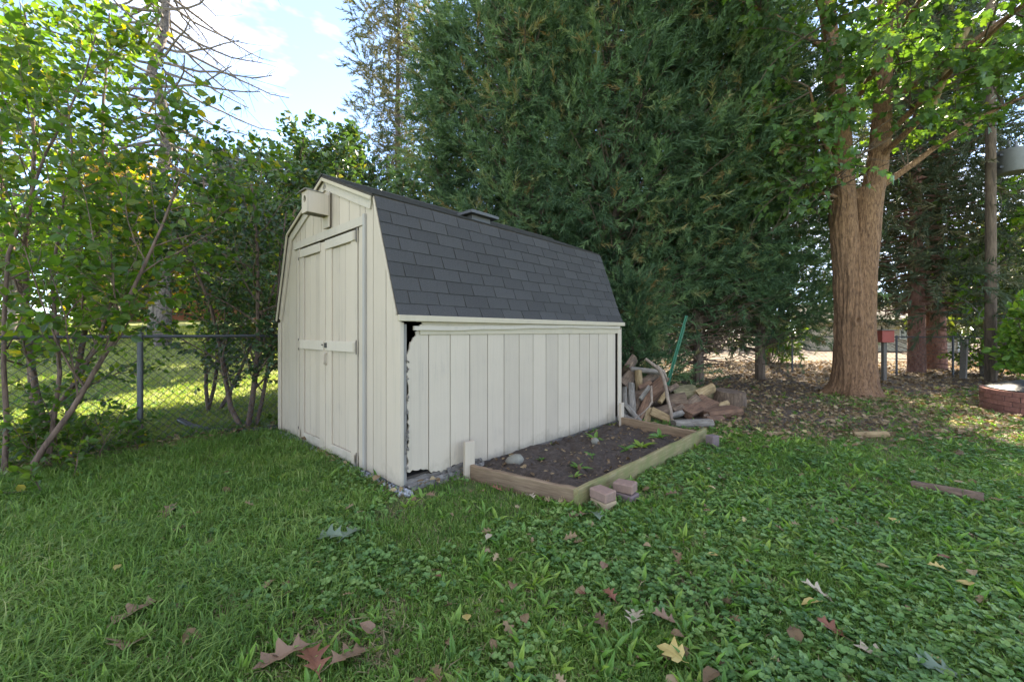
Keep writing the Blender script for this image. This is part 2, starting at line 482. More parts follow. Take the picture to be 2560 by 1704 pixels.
M['oak_green'] = mat_leaf('oak_leaf_grey_green', [(0.0, (0.08, 0.13, 0.085)), (1.0, (0.17, 0.21, 0.14))], 0.15, 0.55, (1, 1, .7), 0.3)
M['leaf_yellow'] = mat_leaf('leaf_yellow', [(0.0, (0.40, 0.28, 0.08)), (1.0, (0.52, 0.42, 0.17))], 0.2, 0.55, (1, .9, .5), 0.3)

def mat_ground():
    t = NT('lawn_soil')
    a = t.new('ShaderNodeAttribute'); a.attribute_name = 'tint'
    v = t.coord()
    n1 = t.noise(v, 9, 6, 0.65); n2 = t.noise(v, 60, 4, 0.7); n3 = t.noise(v, 0.7, 4)
    gr = t.ramp(n2, [(0.3, (0.035, 0.060, 0.016)), (0.6, (0.075, 0.120, 0.030)), (0.8, (0.14, 0.15, 0.06))])
    gr = t.mix(t.math('MULTIPLY', n3, 0.6), gr, (0.11, 0.145, 0.038))
    di = t.ramp(n2, [(0.25, (0.035, 0.024, 0.017)), (0.5, (0.085, 0.060, 0.042)), (0.72, (0.19, 0.14, 0.10)), (0.85, (0.28, 0.23, 0.17))])
    f = t.math('ADD', a.outputs['Fac'], t.math('MULTIPLY', t.math('SUBTRACT', n1, 0.5), 0.9))
    msk = t.ramp(f, [(0.38, (0, 0, 0)), (0.62, (1, 1, 1))])
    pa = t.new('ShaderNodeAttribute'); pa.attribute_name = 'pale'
    gr = t.mix(pa.outputs['Fac'], gr, t.ramp(n2, [(0.3, (0.17, 0.20, 0.06)), (0.7, (0.33, 0.35, 0.13))]))  # ground beyond the fence paled in colour to look sunlit
    t.col(t.mix(msk, gr, di)); t.rough(0.95); t.bump(n2, 0.7, 0.02)
    return t.m
M['ground'] = mat_ground()

def mat_soil():
    t = NT('bed_soil')
    v = t.coord()
    n = t.noise(v, 30, 7, 0.7); f = t.noise(v, 140, 4, 0.7); b = t.noise(v, 3, 3)
    c = t.ramp(n, [(0.3, (0.022, 0.016, 0.012)), (0.55, (0.068, 0.050, 0.038)), (0.75, (0.15, 0.12, 0.095))])
    c = t.mix(t.ramp(f, [(0.62, (0, 0, 0)), (0.75, (0.5, 0.5, 0.5))]), c, (0.22, 0.19, 0.15))
    c = t.mix(t.math('MULTIPLY', b, 0.4), c, (0.06, 0.042, 0.03))
    t.col(c); t.rough(0.95); t.bump(n, 0.9, 0.02)
    return t.m
M['soil'] = mat_soil()

# ------------------------------------------------------------------ ground
def gz(x, y):
    x = np.asarray(x, float); y = np.asarray(y, float)
    z = -0.05 - 0.085 * ss((x + 1.5) / 1.9)
    r = np.maximum(0, np.sqrt((np.maximum(0, y - 6.8)) ** 2 + 0.25) - 0.5)
    z = z + 0.085 * np.minimum(r, 30) * ss((-x - 1.5) / 3.5)
    z = z + 0.018 * (vnoise(np.stack([x, y, x * 0], -1), 0.9) - 0.5) * 2 * ss((np.hypot(x + 0.3, y - 4.2) - 0) / 3)
    return z

A = np.array([-0.886, 3.21]); V_ = np.array([0.678, 0.735]); U_ = np.array([-0.735, 0.678])
L, W = 3.59, 2.72
def shed_xy(x, y):
    d = np.stack([np.asarray(x) - A[0], np.asarray(y) - A[1]], -1)
    return d @ V_, d @ U_
BED = np.array([(-0.42, 3.60), (0.51, 3.03), (2.25, 4.80), (1.52, 5.62)])
def in_poly(x, y, poly, grow=0.0):
    c = poly.mean(0)
    P = c + (poly - c) * (1 + grow)
    ins = np.ones(np.shape(x), bool)
    for i in range(len(P)):
        a, b = P[i], P[(i + 1) % len(P)]
        ins &= ((b[0] - a[0]) * (y - a[1]) - (b[1] - a[1]) * (x - a[0])) > 0
    return ins

FA = np.array([-4.0, 4.35]); FD = np.array([0.6, 0.8])      # fence line
def fence_dist(x, y):
    d = np.stack([np.asarray(x) - FA[0], np.asarray(y) - FA[1]], -1)
    return d @ np.array([FD[1], -FD[0]])                      # + on the camera side

def litter_amt(x, y):
    x = np.asarray(x, float); y = np.asarray(y, float)
    n = vnoise(np.stack([x, y, x * 0 + 3.3], -1), 0.8) - 0.5
    a = ss((x - 1.0 + 0.6 * n) / 2.6) * ss((y - 3.6 + 1.6 * n - 0.2 * np.maximum(0, 5 - x)) / 2.8) * 0.95
    a = np.maximum(a, ss((y - 7.6) / 1.2) * ss((x + 2.6) / 1.0))
    fd = fence_dist(x, y)
    a = np.maximum(a, 0.85 * ss(1 - np.abs(fd - 0.12) / 0.34) * ((x < -2.2) & (y < 7.5)))
    a = np.where((x > 6.0) & (y < 10) & (y > 5), np.minimum(a, 0.72), a)
    # scatter of dead leaves against the bed and shed
    sx, sy = shed_xy(x, y)
    a = np.maximum(a, 0.45 * ((sx > -0.07) & (sx < L + 0.1) & (sy > -0.1) & (sy < W + 0.15)))
    return np.clip(a, 0, 1)

gx = np.unique(np.round(np.concatenate([np.linspace(-260, -20, 18), np.linspace(-20, -8, 30), np.linspace(-8, 10, 200), np.linspace(10, 24, 40), np.linspace(24, 260, 18)]), 3))
gy = np.unique(np.round(np.concatenate([np.linspace(-40, -3, 8), np.linspace(-3, 13, 180), np.linspace(13, 45, 60), np.linspace(45, 400, 20)]), 3))
GX, GY = np.meshgrid(gx, gy, indexing='xy')
GV = np.stack([GX, GY, gz(GX, GY)], -1).reshape(-1, 3)
nx_, ny_ = len(gx), len(gy)
ii, jj = np.meshgrid(np.arange(nx_ - 1), np.arange(ny_ - 1), indexing='xy')
q = jj * nx_ + ii
GF = np.stack([q, q + 1, q + 1 + nx_, q + nx_], -1).reshape(-1, 4)
g_o = obj('ground', [(GV, GF)], M['ground'], smooth=True, tint=litter_amt(GV[:, 0], GV[:, 1]))
sunlit_lawn = lambda x, y: ss((-fence_dist(x, y) - 0.1) / 0.5) * ss((-np.asarray(x) - 1.0) / 1.0)  # where the lawn colour is lightened to stand for sun
_a = g_o.data.attributes.new('pale', 'FLOAT', 'POINT'); _a.data.foreach_set('value', sunlit_lawn(GV[:, 0], GV[:, 1]).astype(np.float32))
tag(g_o, 'uneven lawn ground with bare leaf-strewn soil under the trees', kind='structure')

# ------------------------------------------------------------------ shed
ANG = math.atan2(V_[1], V_[0])
shed = empty('garden_shed', (A[0], A[1], 0), ANG)
tag(shed, 'cream gambrel-roofed wooden garden shed with charcoal shingles and rotting corner', 'shed')
ZE, ZB, ZP, YB = 1.34, 2.347, 2.76, 0.36
def outline(y):
    y = np.asarray(y, float)
    m = np.minimum(y, W - y)
    return np.where(m < YB, ZE + (ZB - ZE) * m / YB, ZB + (ZP - ZB) * (m - YB) / (W / 2 - YB))

def front_board(y0, y1, z0, z1=None, par=None, mat='paint', x0=-0.014, name='siding_board'):
    """vertical siding board on the gable plane clipped by the roofline"""
    top = [(y1, float(outline(y1)) - 0.012), (y0, float(outline(y0)) - 0.012)]
    for k in (YB, W / 2, W - YB):
        if y0 + 1e-4 < k < y1 - 1e-4: top.insert(1, (k, float(outline(k)) - 0.012))
    top = sorted(top, key=lambda p: -p[0])
    if z1 is not None: top = [(y1, z1), (y0, z1)]
    Vv, Ff = prism([(y0, z0), (y1, z0)] + top, x0, 0.0, 'x')
    return obj_ng(name, Vv, Ff, M[mat], par)

# gable (front) wall with its boards
poly = [(0.0, -0.0), (W, 0.0), (W, ZE - 0.02), (W - YB, ZB - 0.02), (W / 2, ZP - 0.02), (YB, ZB - 0.02), (0.0, ZE - 0.02)]
fw = obj_ng('front_wall', *prism(poly, 0.003, 0.016, 'x'), M['darkin'], shed)
G = 0.009
edges_r = [-0.028, 0.192, 0.403, 0.542]
edges_l = [2.041, 2.171, 2.405, 2.549, W + 0.01]
r_ = random.Random(3)
for e0, e1 in zip(edges_r[:-1], edges_r[1:]):
    front_board(max(e0, 0.002) + G / 2 if e0 > 0 else -0.02, e1 - G / 2, -0.01 + r_.uniform(-.012, .006), par=fw)
for e0, e1 in zip(edges_l[:-1], edges_l[1:]):
    front_board(e0 + G / 2, min(e1, W) - G / 2, 0.0 + r_.uniform(-.012, .006), par=fw)
up = [0.542, 0.64, 0.85, 1.06, 1.27, 1.48, 1.69, 1.90, 2.041]
for e0, e1 in zip(up[:-1], up[1:]):
    front_board(e0 + G / 2, e1 - G / 2, 2.215, par=fw)
obj('door_frame', [box(-0.020, 0.0, 0.5545, 0.650, -0.012, 2.140)], M['paint'], shed)
obj('header_board', [box(-0.034, -0.0145, 0.555, 2.20, 2.142, 2.222)], M['paint_y'], shed)
obj('door_jamb', [box(-0.036, -0.016, 0.515, 0.553, -0.015, 2.235)], M['paint_shaded'], shed)  # shadowed trim side, its shade put into the grey
obj('door_jamb', [box(-0.030, -0.016, 2.052, 2.085, 0.0, 2.10)], M['paint'], shed)

# doors
def door(y_h, y_c, bolts):
    s = 1 if y_c > y_h else -1
    lo, hi = min(y_h, y_c), max(y_h, y_c)
    d = obj('door', [box(-0.004, 0.002, lo + .004, hi - .004, -0.005, 2.118)], M['darkin'], shed)
    def part(nm, y0, y1, z0, z1, x0, mat):
        return obj(nm, [cham(x0, -0.0045, min(y0, y1), max(y0, y1), z0, z1, 0.003)], M[mat], d)
    hw, cw = 0.125, 0.135
    part('stile', y_h + s * .006, y_h + s * hw, -0.008, 2.115, -0.030, 'paint')
    part('stile', y_c - s * cw, y_c - s * .004, -0.008, 2.115, -0.030, 'paint')
    a, b = y_h + s * hw, y_c - s * cw
    part('rail', y_h + s * 0.02, y_c - s * (.10 if s < 0 else .02), 2.026, 2.116, -0.044, 'paint_y')
    part('rail', y_h + s * 0.02, y_c - s * .02, 1.012, 1.108, -0.044, 'paint_y')
    part('rail', a + s * .0015, b - s * .0015, -0.006, 0.088, -0.0285, 'paint_y')
    n = 3
    for k in range(n):
        p0, p1 = a + (b - a) * k / n, a + (b - a) * (k + 1) / n
        part('board', p0 + s * .0035, p1 - s * .0035, 0.09, 2.024, -0.014, 'paint')
    for z in bolts:
        hg = obj('hinge', [box(-0.0495, -0.045, min(y_h + s * .024, y_h + s * .055), max(y_h + s * .024, y_h + s * .055), z - .04, z + .04),
                           box(-0.036, -0.031, min(y_h - s * .010, y_h + s * .010), max(y_h - s * .010, y_h + s * .010), z - .06, z + .06)], M['paint'], d)
        obj('hinge_pin', tube([(-0.040, y_h, z - .065), (-0.040, y_h, z + .065)], 0.004, 6), M['metal_dark'], hg)
    return d
dr = door(0.660, 1.336, (0.05, 1.06, 2.07))
dl = door(2.036, 1.342, (0.07, 1.06, 2.07))
obj('handle', tube([(-0.032, 1.30, .87), (-0.062, 1.30, .885), (-0.064, 1.30, .93), (-0.062, 1.30, .975), (-0.032, 1.30, .99)], 0.009, 6), M['paint'], dr)
obj('latch', [box(-0.056, -0.0445, 1.27, 1.31, 1.04, 1.09)], M['metal_dark'], dr)
obj('latch_tongue', [box(-0.052, -0.0445, 1.365, 1.385, 1.06, 1.075)], M['metal_dark'], dl)

# rake boards on the gable
def rake(name, ya, yb, w, th, x_face, drop, mat, x_extra=0.0):
    za, zb = float(outline(ya)), float(outline(yb))
    d = unit(np.array([yb - ya, zb - za])); nrm = np.array([d[1], -d[0]])
    if nrm[1] > 0: nrm = -nrm
    p = [np.array([ya, za]) + nrm * drop, np.array([yb, zb]) + nrm * drop, np.array([yb, zb]) + nrm * (drop + w), np.array([ya, za]) + nrm * (drop + w)]
    obj_ng(name, *prism([tuple(k) for k in p], x_face - th, x_face, 'x'), M[mat], shed)
rake('rake_board', YB + 0.03, W / 2 - 0.003, 0.10, 0.016, -0.016, 0.012, 'paint_y')
rake('rake_board', W / 2 + 0.003, W - YB - 0.01, 0.10, 0.016, -0.016, 0.012, 'paint_y')
rake('rake_board', W - YB + 0.01, W - 0.01, 0.095, 0.018, -0.018, 0.012, 'paint')
rake('rake_edge', YB, W / 2, 0.03, 0.012, -0.052, 0.002, 'paint_tan')
rake('rake_edge', W / 2, W - YB, 0.03, 0.012, -0.052, 0.002, 'paint_tan')
rake('rake_edge', W - YB, W, 0.03, 0.012, -0.052, 0.002, 'paint_tan')
rake('rake_edge', 0.0, YB, 0.022, 0.010, -0.028, -0.004, 'paint')
obj('corner_board', [cham(-0.034, -0.016, W - 0.075, W + 0.012, -0.01, ZE - 0.03)], M['paint'], shed)

# side wall (towards the camera's right)
sw = obj('side_wall', [box(0.30, L, 0.016, 0.024, -0.02, ZE - 0.06)], M['darkin'], shed)
ed = [0.06] + [0.264 + 0.2285 * k for k in range(15)]
bot = lambda t: 0.05 - 0.075 * float(ss(t / 0.9)) - 0.035 * t / 3.4
for k in range(len(ed) - 1):
    e0, e1 = ed[k] + (G / 2 if k else 0), min(ed[k + 1], L - 0.05) - G / 2
    b = []
    n = 22 if k < 4 else 7
    rag = 0.075 if k < 2 else (0.055 if k < 3 else 0.014)
    for i in range(n + 1):
        t = e0 + (e1 - e0) * i / n
        nv = float(vnoise(np.array([t * 9, 1.7, k * .1]))) - .5 + .35 * (float(vnoise(np.array([t * 38, 7.7, 2.0]))) - .5)
        b.append((t, bot(t) + rag * nv + (.02 if k == 2 else 0)))
    top = [(e1, 1.225), (e0, 1.225)]
    if k == 0:
        top = [(e1, 1.225), (0.175, 1.225), (0.150, 1.24), (0.165, 1.215), (0.138, 1.20), (0.142, 1.17), (0.115, 1.15), (0.10, 1.12), (0.085, 1.115), (0.078, 1.06)]
        z = 1.03
        while z > 0.12:
            top.append((0.064 + r_.uniform(-.010, .010) + .016 * (float(vnoise(np.array([1.0, 2.0, z * 7]))) - .5), z)); z -= r_.uniform(.012, .03)
    obj_ng('siding_board', *prism(b + top, -0.010, 0.006, 'y'), M['paint'], sw)
# peeling shreds along the torn edge
for i in range(26):
    z = r_.uniform(0.08, 1.0); x = 0.062 + r_.uniform(-.012, .012)
    p = [(x, -0.006, z), (x - .010, -0.014 - r_.uniform(0, .010), z + r_.uniform(-.01, .015)), (x - .004 - r_.uniform(0, .02), -0.02, z + r_.uniform(-.02, .03))]
    obj('siding_splinter', tube(p, [0.008, 0.006, 0.002], 4), M['oldwood'], sw)
obj('corner_stud', [box(0.0195, 0.052, -0.007, 0.04, -0.02, 1.26)], M['studwood'], shed)
obj('corner_board', [box(-0.012, 0.018, -0.019, -0.004, -0.02, 1.275)], M['paint'], shed)
obj('corner_board', [cham(L - 0.075, L + 0.012, -0.026, -0.0105, -0.07, 1.225)], M['paint'], shed)
obj('corner_board', [cham(L + 0.0125, L + 0.03, -0.026, 0.05, -0.08, 1.26)], M['paint'], shed)
# eave: fascia, drooping strip, frieze
obj('fascia_board', [cham(-0.055, L + 0.055, -0.068, -0.045, 1.283, 1.332)], M['paint_tan'], shed)
st = []
n = 24
for i in range(n + 1):
    t = 0.10 + (L - 0.05 - 0.10) * i / n
    dz = -0.035 * (1 - ss(t / 2.4)) + 0.003 * math.sin(t * 9)
    st.append((t, dz))
SV = []; SF = []
for t, dz in st:
    for (yy, zz) in ((-0.046, 1.245), (-0.024, 1.245), (-0.024, 1.279), (-0.046, 1.279)):
        SV.append((t, yy, zz + dz))
for i in range(n):
    for k in range(4):
        SF.append((i * 4 + k, i * 4 + (k + 1) % 4, i * 4 + 4 + (k + 1) % 4, i * 4 + 4 + k))
SF += [(3, 2, 1, 0), (n * 4, n * 4 + 1, n * 4 + 2, n * 4 + 3)]
obj('drooping_trim_strip', [(SV, SF)], M['paint_x'], shed)
obj('eave_backing', [box(0.19, L - 0.01, -0.0215, -0.0115, 1.2625, 1.2805)], M['paint_tan'], shed)
obj('frieze_board', [cham(0.17, L - 0.002, -0.0225, -0.0105, 1.175, 1.262)], M['paint_tan'], shed)
obj('soffit', [box(0.15, L, -0.045, 0.0, 1.281, 1.29)], M['paint_tan'], shed)

# other two walls, floor and rotten sills
lw = obj('side_wall', [box(0.02, L, W - 0.02, W - 0.004, 0.0, ZE)], M['darkin'], shed)
for k in range(16):
    x0 = 0.0 + k * L / 16
    obj('siding_board', [box(x0 + .004, x0 + L / 16 - .004, W - 0.004, W + 0.010, 0.0, ZE)], M['paint'], lw)
bw = obj_ng('back_wall', *prism(poly, L - 0.016, L - 0.002, 'x'), M['paint'], shed)
obj('floor', [box(0.03, L - 0.03, 0.03, W - 0.03, 0.0, 0.02)], M['darkin'], shed)
def rough_beam(name, x0, x1, y0, y1, z0, z1, mat, amp=0.012, n=28, long='x'):
    ch = []
    t = np.linspace(0, 1, n)
    P = []
    cor = [(0, 0), (1, 0), (1, .5), (1, 1), (.5, 1), (0, 1), (0, .5)]
    for i, tt in enumerate(t):
        for a, b in cor:
            if long == 'x':
                P.append((x0 + (x1 - x0) * tt, y0 + (y1 - y0) * a + r_.uniform(-amp, amp), z0 + (z1 - z0) * b + r_.uniform(-amp, amp)))
            else:
                P.append((x0 + (x1 - x0) * a + r_.uniform(-amp, amp), y0 + (y1 - y0) * tt, z0 + (z1 - z0) * b + r_.uniform(-amp, amp)))
    m = len(cor); F = []
    for i in range(n - 1):
        for k in range(m):
            F.append((i * m + k, i * m + (k + 1) % m, (i + 1) * m + (k + 1) % m, (i + 1) * m + k))
    return obj(name, [(P, F)], M[mat], shed)
rough_beam('rotten_sill', 0.03, L, 0.008, 0.085, -0.115, 0.0, 'oldwood', 0.013, 50)
rough_beam('rotten_sill', 0.05, 0.88, -0.034, 0.004, -0.085, -0.035, 'studwood', 0.010, 30)
rough_beam('rotten_sill', 0.45, 0.86, -0.024, 0.006, -0.035, 0.012, 'oldwood', 0.012, 18)
rough_beam('rotten_sill', 0.02, 0.84, -0.062, -0.016, -0.125, -0.088, 'studwood', 0.012, 26)
rough_beam('front_skid', 0.012, 0.10, 0.02, W, -0.12, -0.008, 'oldwood', 0.008, 40, 'y')

# roof
def slope_pts(side, upper):
    a, b = ((YB, ZB), (W / 2, ZP)) if upper else ((-0.012, ZE - 0.03), (YB, ZB))
    if side: a, b = (W - a[0], a[1]), (W - b[0], b[1])
    return np.array(a), np.array(b)
dk = []
for side in (0, 1):
    for upper in (0, 1):
        a, b = slope_pts(side, upper)
        d = unit(b - a); nrm = np.array([-d[1], d[0]]) * (1 if not side else -1)
        x0, x1 = (-0.03 if (side == 0 and not upper) else -0.055), L + 0.05
        p = [a, b, b + nrm * 0.018, a + nrm * 0.018]
        Vd = [(x0, *k) for k in p] + [(x1, *k) for k in p]
        dk.append((np.array(Vd), BOXF))
roof = obj('roof', dk, M['darkin'], shed)
EXP, TAB = 0.1285, 0.298
def shingle_mesh(w, h, th=0.006):
    # tab hangs down: local x along eave, y up the slope, z outward
    V = np.array([(0, 0, 0.002), (w, 0, 0.002), (w, h, -0.001), (0, h, -0.001), (0.002, 0, 0.002 + th), (w - .002, 0, 0.002 + th), (w, h, 0.001), (0, h, 0.001)])
    return V
def lay(side, upper, as_objs):
    a, b = slope_pts(side, upper)
    d = unit(b - a); nrm = np.array([-d[1], d[0]]) * (1 if not side else -1)
    Ls = np.linalg.norm(b - a)
    nc = int(round(Ls / EXP)); ex = Ls / nc
    chunks = []
    x0, x1 = (-0.038 if (side == 0 and not upper) else -0.062), L + 0.056
    Rm = np.array([[1, 0, 0], [0, d[0], nrm[0]], [0, d[1], nrm[1]]])
    for c in range(nc):
        off = -(c % 2) * TAB / 2 - (0.04 * (c * 37 % 5) / 5)
        x = x0 + off
        while x < x1:
            xa, xb = max(x, x0), min(x + TAB, x1)
            x += TAB
            if xb - xa < 0.02: continue
            V = shingle_mesh(xb - xa - 0.007, min(ex + 0.012, Ls - c * ex + 0.004))
            if c == 0 and not upper:
                V[[0, 1, 4, 5], 2] += 0.014
            org = a + d * (ex * c - 0.008) + nrm * 0.0205
            if as_objs:
                jit = r_.uniform(-.004, .004)
                o = obj('shingle', [(V, BOXF)], M['shingle'], roof)
                mt = Matrix(((1, 0, 0, xa), (0, d[0], nrm[0], org[0] + d[0] * jit), (0, d[1], nrm[1], org[1] + d[1] * jit), (0, 0, 0, 1)))
                mt = mt @ Matrix.Rotation(r_.uniform(-.008, .008), 4, 'Z') @ Matrix.Rotation(r_.uniform(-.012, .012), 4, 'X')
                o.matrix_local = mt
            else:
                chunks.append((V @ Rm.T + np.array([xa, org[0], org[1]]), BOXF))
    if not as_objs:
        o = obj('shingle_courses', chunks, M['shingle'], roof)
        tag(o, kind='stuff')
lay(0, 0, True)
lay(0, 1, True)
lay(1, 0, False)
lay(1, 1, False)
for k in range(12):
    x0 = -0.062 + k * (L + .118) / 12
    Vv, Ff = prism([(W / 2 - .13, ZP - .022), (W / 2, ZP + .030), (W / 2 + .13, ZP - .022), (W / 2 + .13, ZP - .012), (W / 2, ZP + .040), (W / 2 - .13, ZP - .012)], x0, x0 + (L + .118) / 12 + .01 - .012, 'x')
    obj_ng('ridge_cap_shingle', Vv, Ff, M['shingle'], roof)
# roof vent
vz = float(outline(0.66)) + 0.0
vo = obj('roof_vent', [box(1.24, 1.52, 0.54, 0.78, vz - 0.06, vz + 0.035)], M['vent'], roof)
vv, vf = box(1.17, 1.59, 0.47, 0.85, vz + 0.030, vz + 0.060)
vt, _ = box(1.26, 1.50, 0.56, 0.76, vz + 0.030, vz + 0.100)
hv = np.concatenate([vv, vt[4:]])
hf = np.array([(0, 3, 2, 1), (0, 1, 5, 4), (1, 2, 6, 5), (2, 3, 7, 6), (3, 0, 4, 7), (4, 5, 9, 8), (5, 6, 10, 9), (6, 7, 11, 10), (7, 4, 8, 11), (8, 9, 10, 11)])
obj('vent_hood', [(hv, hf)], M['vent'], vo)

# ------------------------------------------------------------------ bird house on the gable
bh = empty('bird_house', (A[0], A[1], 0), ANG)
tag(bh, 'small cream wooden bird house mounted high on the shed gable', 'bird house')
obj('back_plate', [cham(-0.052, -0.034, 1.21, 1.345, 2.235, 2.585)], M['paint'], bh)
hx0, hx1, hy0, hy1, hz0, hz1 = -0.255, -0.054, 1.205, 1.340, 2.345, 2.550
# faces as boards
fr = bpy.data.meshes.new('front_panel')
ang = np.arange(20) * 2 * PI / 20
hc = ((hy0 + hy1) / 2, 2.475); hr = 0.033
rect = []
for a_ in ang:
    dx, dz = math.cos(a_), math.sin(a_)
    s = min(((hy1 - hy0) / 2) / (abs(dx) + 1e-9), ((hz1 - hc[1]) if dz > 0 else (hc[1] - hz0)) / (abs(dz) + 1e-9))
    rect.append((hc[0] + dx * s, hc[1] + dz * s))
cor4 = [(hy1, hz1), (hy0, hz1), (hy0, hz0), (hy1, hz0)]
for c4 in cor4:
    k = int(np.argmin([(p[0] - c4[0]) ** 2 + (p[1] - c4[1]) ** 2 for p in rect])); rect[k] = c4
FV = []
for xx in (hx0, hx0 + 0.015):
    FV += [(xx, hc[0] + hr * math.cos(a_), hc[1] + hr * math.sin(a_)) for a_ in ang] + [(xx, *p) for p in rect]
FF = []
for i in range(20):
    j = (i + 1) % 20
    FF += [(i, j, 20 + j, 20 + i), (40 + i, 60 + i, 60 + j, 40 + j), (i, 40 + i, 40 + j, j), (20 + i, 20 + j, 60 + j, 60 + i)]
obj('front_panel', [(FV, FF)], M['paint'], bh)
obj('side_panel', [box(hx0 + .0155, hx1, hy0, hy0 + .014, hz0, hz1)], M['paint'], bh)
obj('side_panel', [box(hx0 + .0155, hx1, hy1 - .014, hy1, hz0, hz1)], M['paint'], bh)
obj('floor_panel', [box(hx0 + .0155, hx1 - .04, hy0 + .0145, hy1 - .0145, hz0 - .004, hz0 + .012)], M['oldwood'], bh)
Vv, Ff = prism([(hx0 - .028, hz1 + .008), (hx0 - .012, hz1 + .012), (hx1 - .05, hz1 + .006), (hx1 - .05, hz1 - .0), (hx0 - .012, hz1 + .001), (hx0 - .026, hz1 - .002)], hy0 - .010, hy1 + .010, 'y')
obj_ng('roof_panel', Vv, Ff, M['oldwood'], bh)

# ------------------------------------------------------------------ raised bed
bed = empty('raised_garden_bed', (0.9, 4.2, -0.13))
tag(bed, 'low raised garden bed of weathered boards against the shed side', 'garden bed')
def plank(name, p0, p1, z0, z1, th, mat, par, off=(0, 0, 0), n=14, sag=0.0, amp=0.004):
    """board between two ground points with slightly wavy edges, as an object with x along its length"""
    p0, p1 = np.array(p0), np.array(p1)
    ln = float(np.linalg.norm(p1 - p0)); a = math.atan2(*(p1 - p0)[::-1])
    P = []; m = 8
    for i in range(n + 1):
        t = i / n
        dz = -sag * math.sin(PI * t)
        c = 0.006
        sec = [(0, z0), (th, z0), (th, z1 - c), (th - c, z1), (c, z1), (0, z1 - c)]
        w1 = r_.uniform(-amp, amp)
        for (yy, zz) in sec:
            P.append((ln * t, yy + w1 * .4, zz + dz + (w1 if zz > z0 else 0)))
    m = 6; F = []
    for i in range(n):
        for k in range(m):
            F.append((i * m + k, i * m + (k + 1) % m, (i + 1) * m + (k + 1) % m, (i + 1) * m + k))
    caps = [(np.array(P), np.array([(0, 5, 2, 1), (5, 4, 3, 2)])), (np.array(P), np.array([(n * m, n * m + 1, n * m + 2, n * m + 5), (n * m + 5, n * m + 2, n * m + 3, n * m + 4)]))]
    return obj(name, [(P, F)] + caps, M[mat], par, (p0[0] - off[0], p0[1] - off[1], -off[2]), (0, 0, a))
BO = (0.9, 4.2, -0.13)
plank('end_board', (-0.37, 3.575), (0.475, 3.045), -0.16, 0.020, 0.045, 'bedwood', bed, BO, sag=0.004)
plank('long_board', (0.49, 3.005), (2.36, 4.905), -0.16, 0.030, 0.042, 'mosswood', bed, BO, sag=0.006)
plank('end_board', (2.205, 4.80), (1.53, 5.60), -0.15, 0.025, 0.05, 'bedwood', bed, BO)
def stake(px, py, w, d, z0, z1, rz):
    obj('stake', [cham(-w / 2, w / 2, -d / 2, d / 2, z0 - BO[2], z1 - BO[2], 0.004)], M['paint'], bed, (px - BO[0], py - BO[1], 0), (0.0, 0.015, rz))
stake(-0.385, 3.60, 0.10, 0.04, -0.17, 0.225, ANG - 0.25)
stake(1.515, 5.60, 0.085, 0.04, -0.17, 0.216, ANG)
# soil
nS = 90
sxs = np.linspace(0, 1, nS)
SA, SB = np.meshgrid(sxs, sxs, indexing='ij')
P00, P10, P11, P01 = np.array((-0.36, 3.82)), np.array((0.52, 3.07)), np.array((2.22, 4.82)), np.array((1.56, 5.80))
SP = (P00 * ((1 - SA) * (1 - SB))[..., None] + P10 * (SA * (1 - SB))[..., None] + P11 * (SA * SB)[..., None] + P01 * ((1 - SA) * SB)[..., None])
n3 = np.concatenate([SP, np.zeros(SP.shape[:2] + (1,))], -1)
def soil_z(xy):
    p = np.concatenate([xy, np.zeros(xy.shape[:-1] + (1,))], -1)
    return -0.072 + 0.06 * (vnoise(p, 3.0) - 0.5) + 0.05 * (vnoise(p, 11.0) - 0.5) + 0.03 * (vnoise(p + 5, 26.0) - 0.5)
SZ = soil_z(SP)
SVv = np.concatenate([SP - np.array(BO[:2]), (SZ - BO[2])[..., None]], -1).reshape(-1, 3)
i_, j_ = np.meshgrid(np.arange(nS - 1), np.arange(nS - 1), indexing='ij')
q = i_ * nS + j_
obj('soil', [(SVv, np.stack([q, q + nS, q + nS + 1, q + 1], -1).reshape(-1, 4))], M['soil'], bed, smooth=True)

# ------------------------------------------------------------------ rocks, pavers
def rock_mesh(name, size, mat, seed, sub=2, rough=0.25):
    import bmesh
    bm = bmesh.new()
    bmesh.ops.create_icosphere(bm, subdivisions=sub, radius=1.0)
    V = np.array([v.co[:] for v in bm.verts]); F = np.array([[v.index for v in f.verts] for f in bm.faces]); bm.free()
    k = 1 + rough * 2 * (vnoise(V + seed * 7.3 + 20, 1.3) - 0.5) + rough * .6 * (vnoise(V + seed * 3.1 + 40, 4.0) - 0.5)
    return make_mesh(name, [(V * k[:, None] * np.array(size), F)], mat, True)
o = link('rock', rock_mesh('rock', (0.10, 0.075, 0.06), M['stone'], 1), None, (0.03, 3.90, -0.04), (0, 0, .4))
tag(o, 'pale rounded rock in the raised bed near the shed wall', 'rock')
o = link('rock', rock_mesh('rock', (0.06, 0.045, 0.04), M['stone'], 5), None, (0.95, 4.62, -0.05), (0, 0, 1))
tag(o, 'small greenish rock in the middle of the raised bed', 'rock')
def paver(loc, rz, mat, label, tilt=0.0, size=(0.125, 0.16, 0.075)):
    a, b, c = size
    V, F = cham(-a / 2, a / 2, -b / 2, b / 2, 0, c, 0.009)
    V = V + 0.004 * (np.stack([vnoise(V * 15 + 3, 1), vnoise(V * 15 + 9, 1), vnoise(V * 15 + 17, 1)], -1) - 0.5)
    o = obj('paver_block', [(V, F)], M[mat], None, loc, (tilt, 0, rz))
    tag(o, label, 'paver', 'paver blocks by the bed corner')
paver((0.685, 3.035, -0.128), 0.60, 'paver_tan', 'tan paver block under a reddish one at the near bed corner')
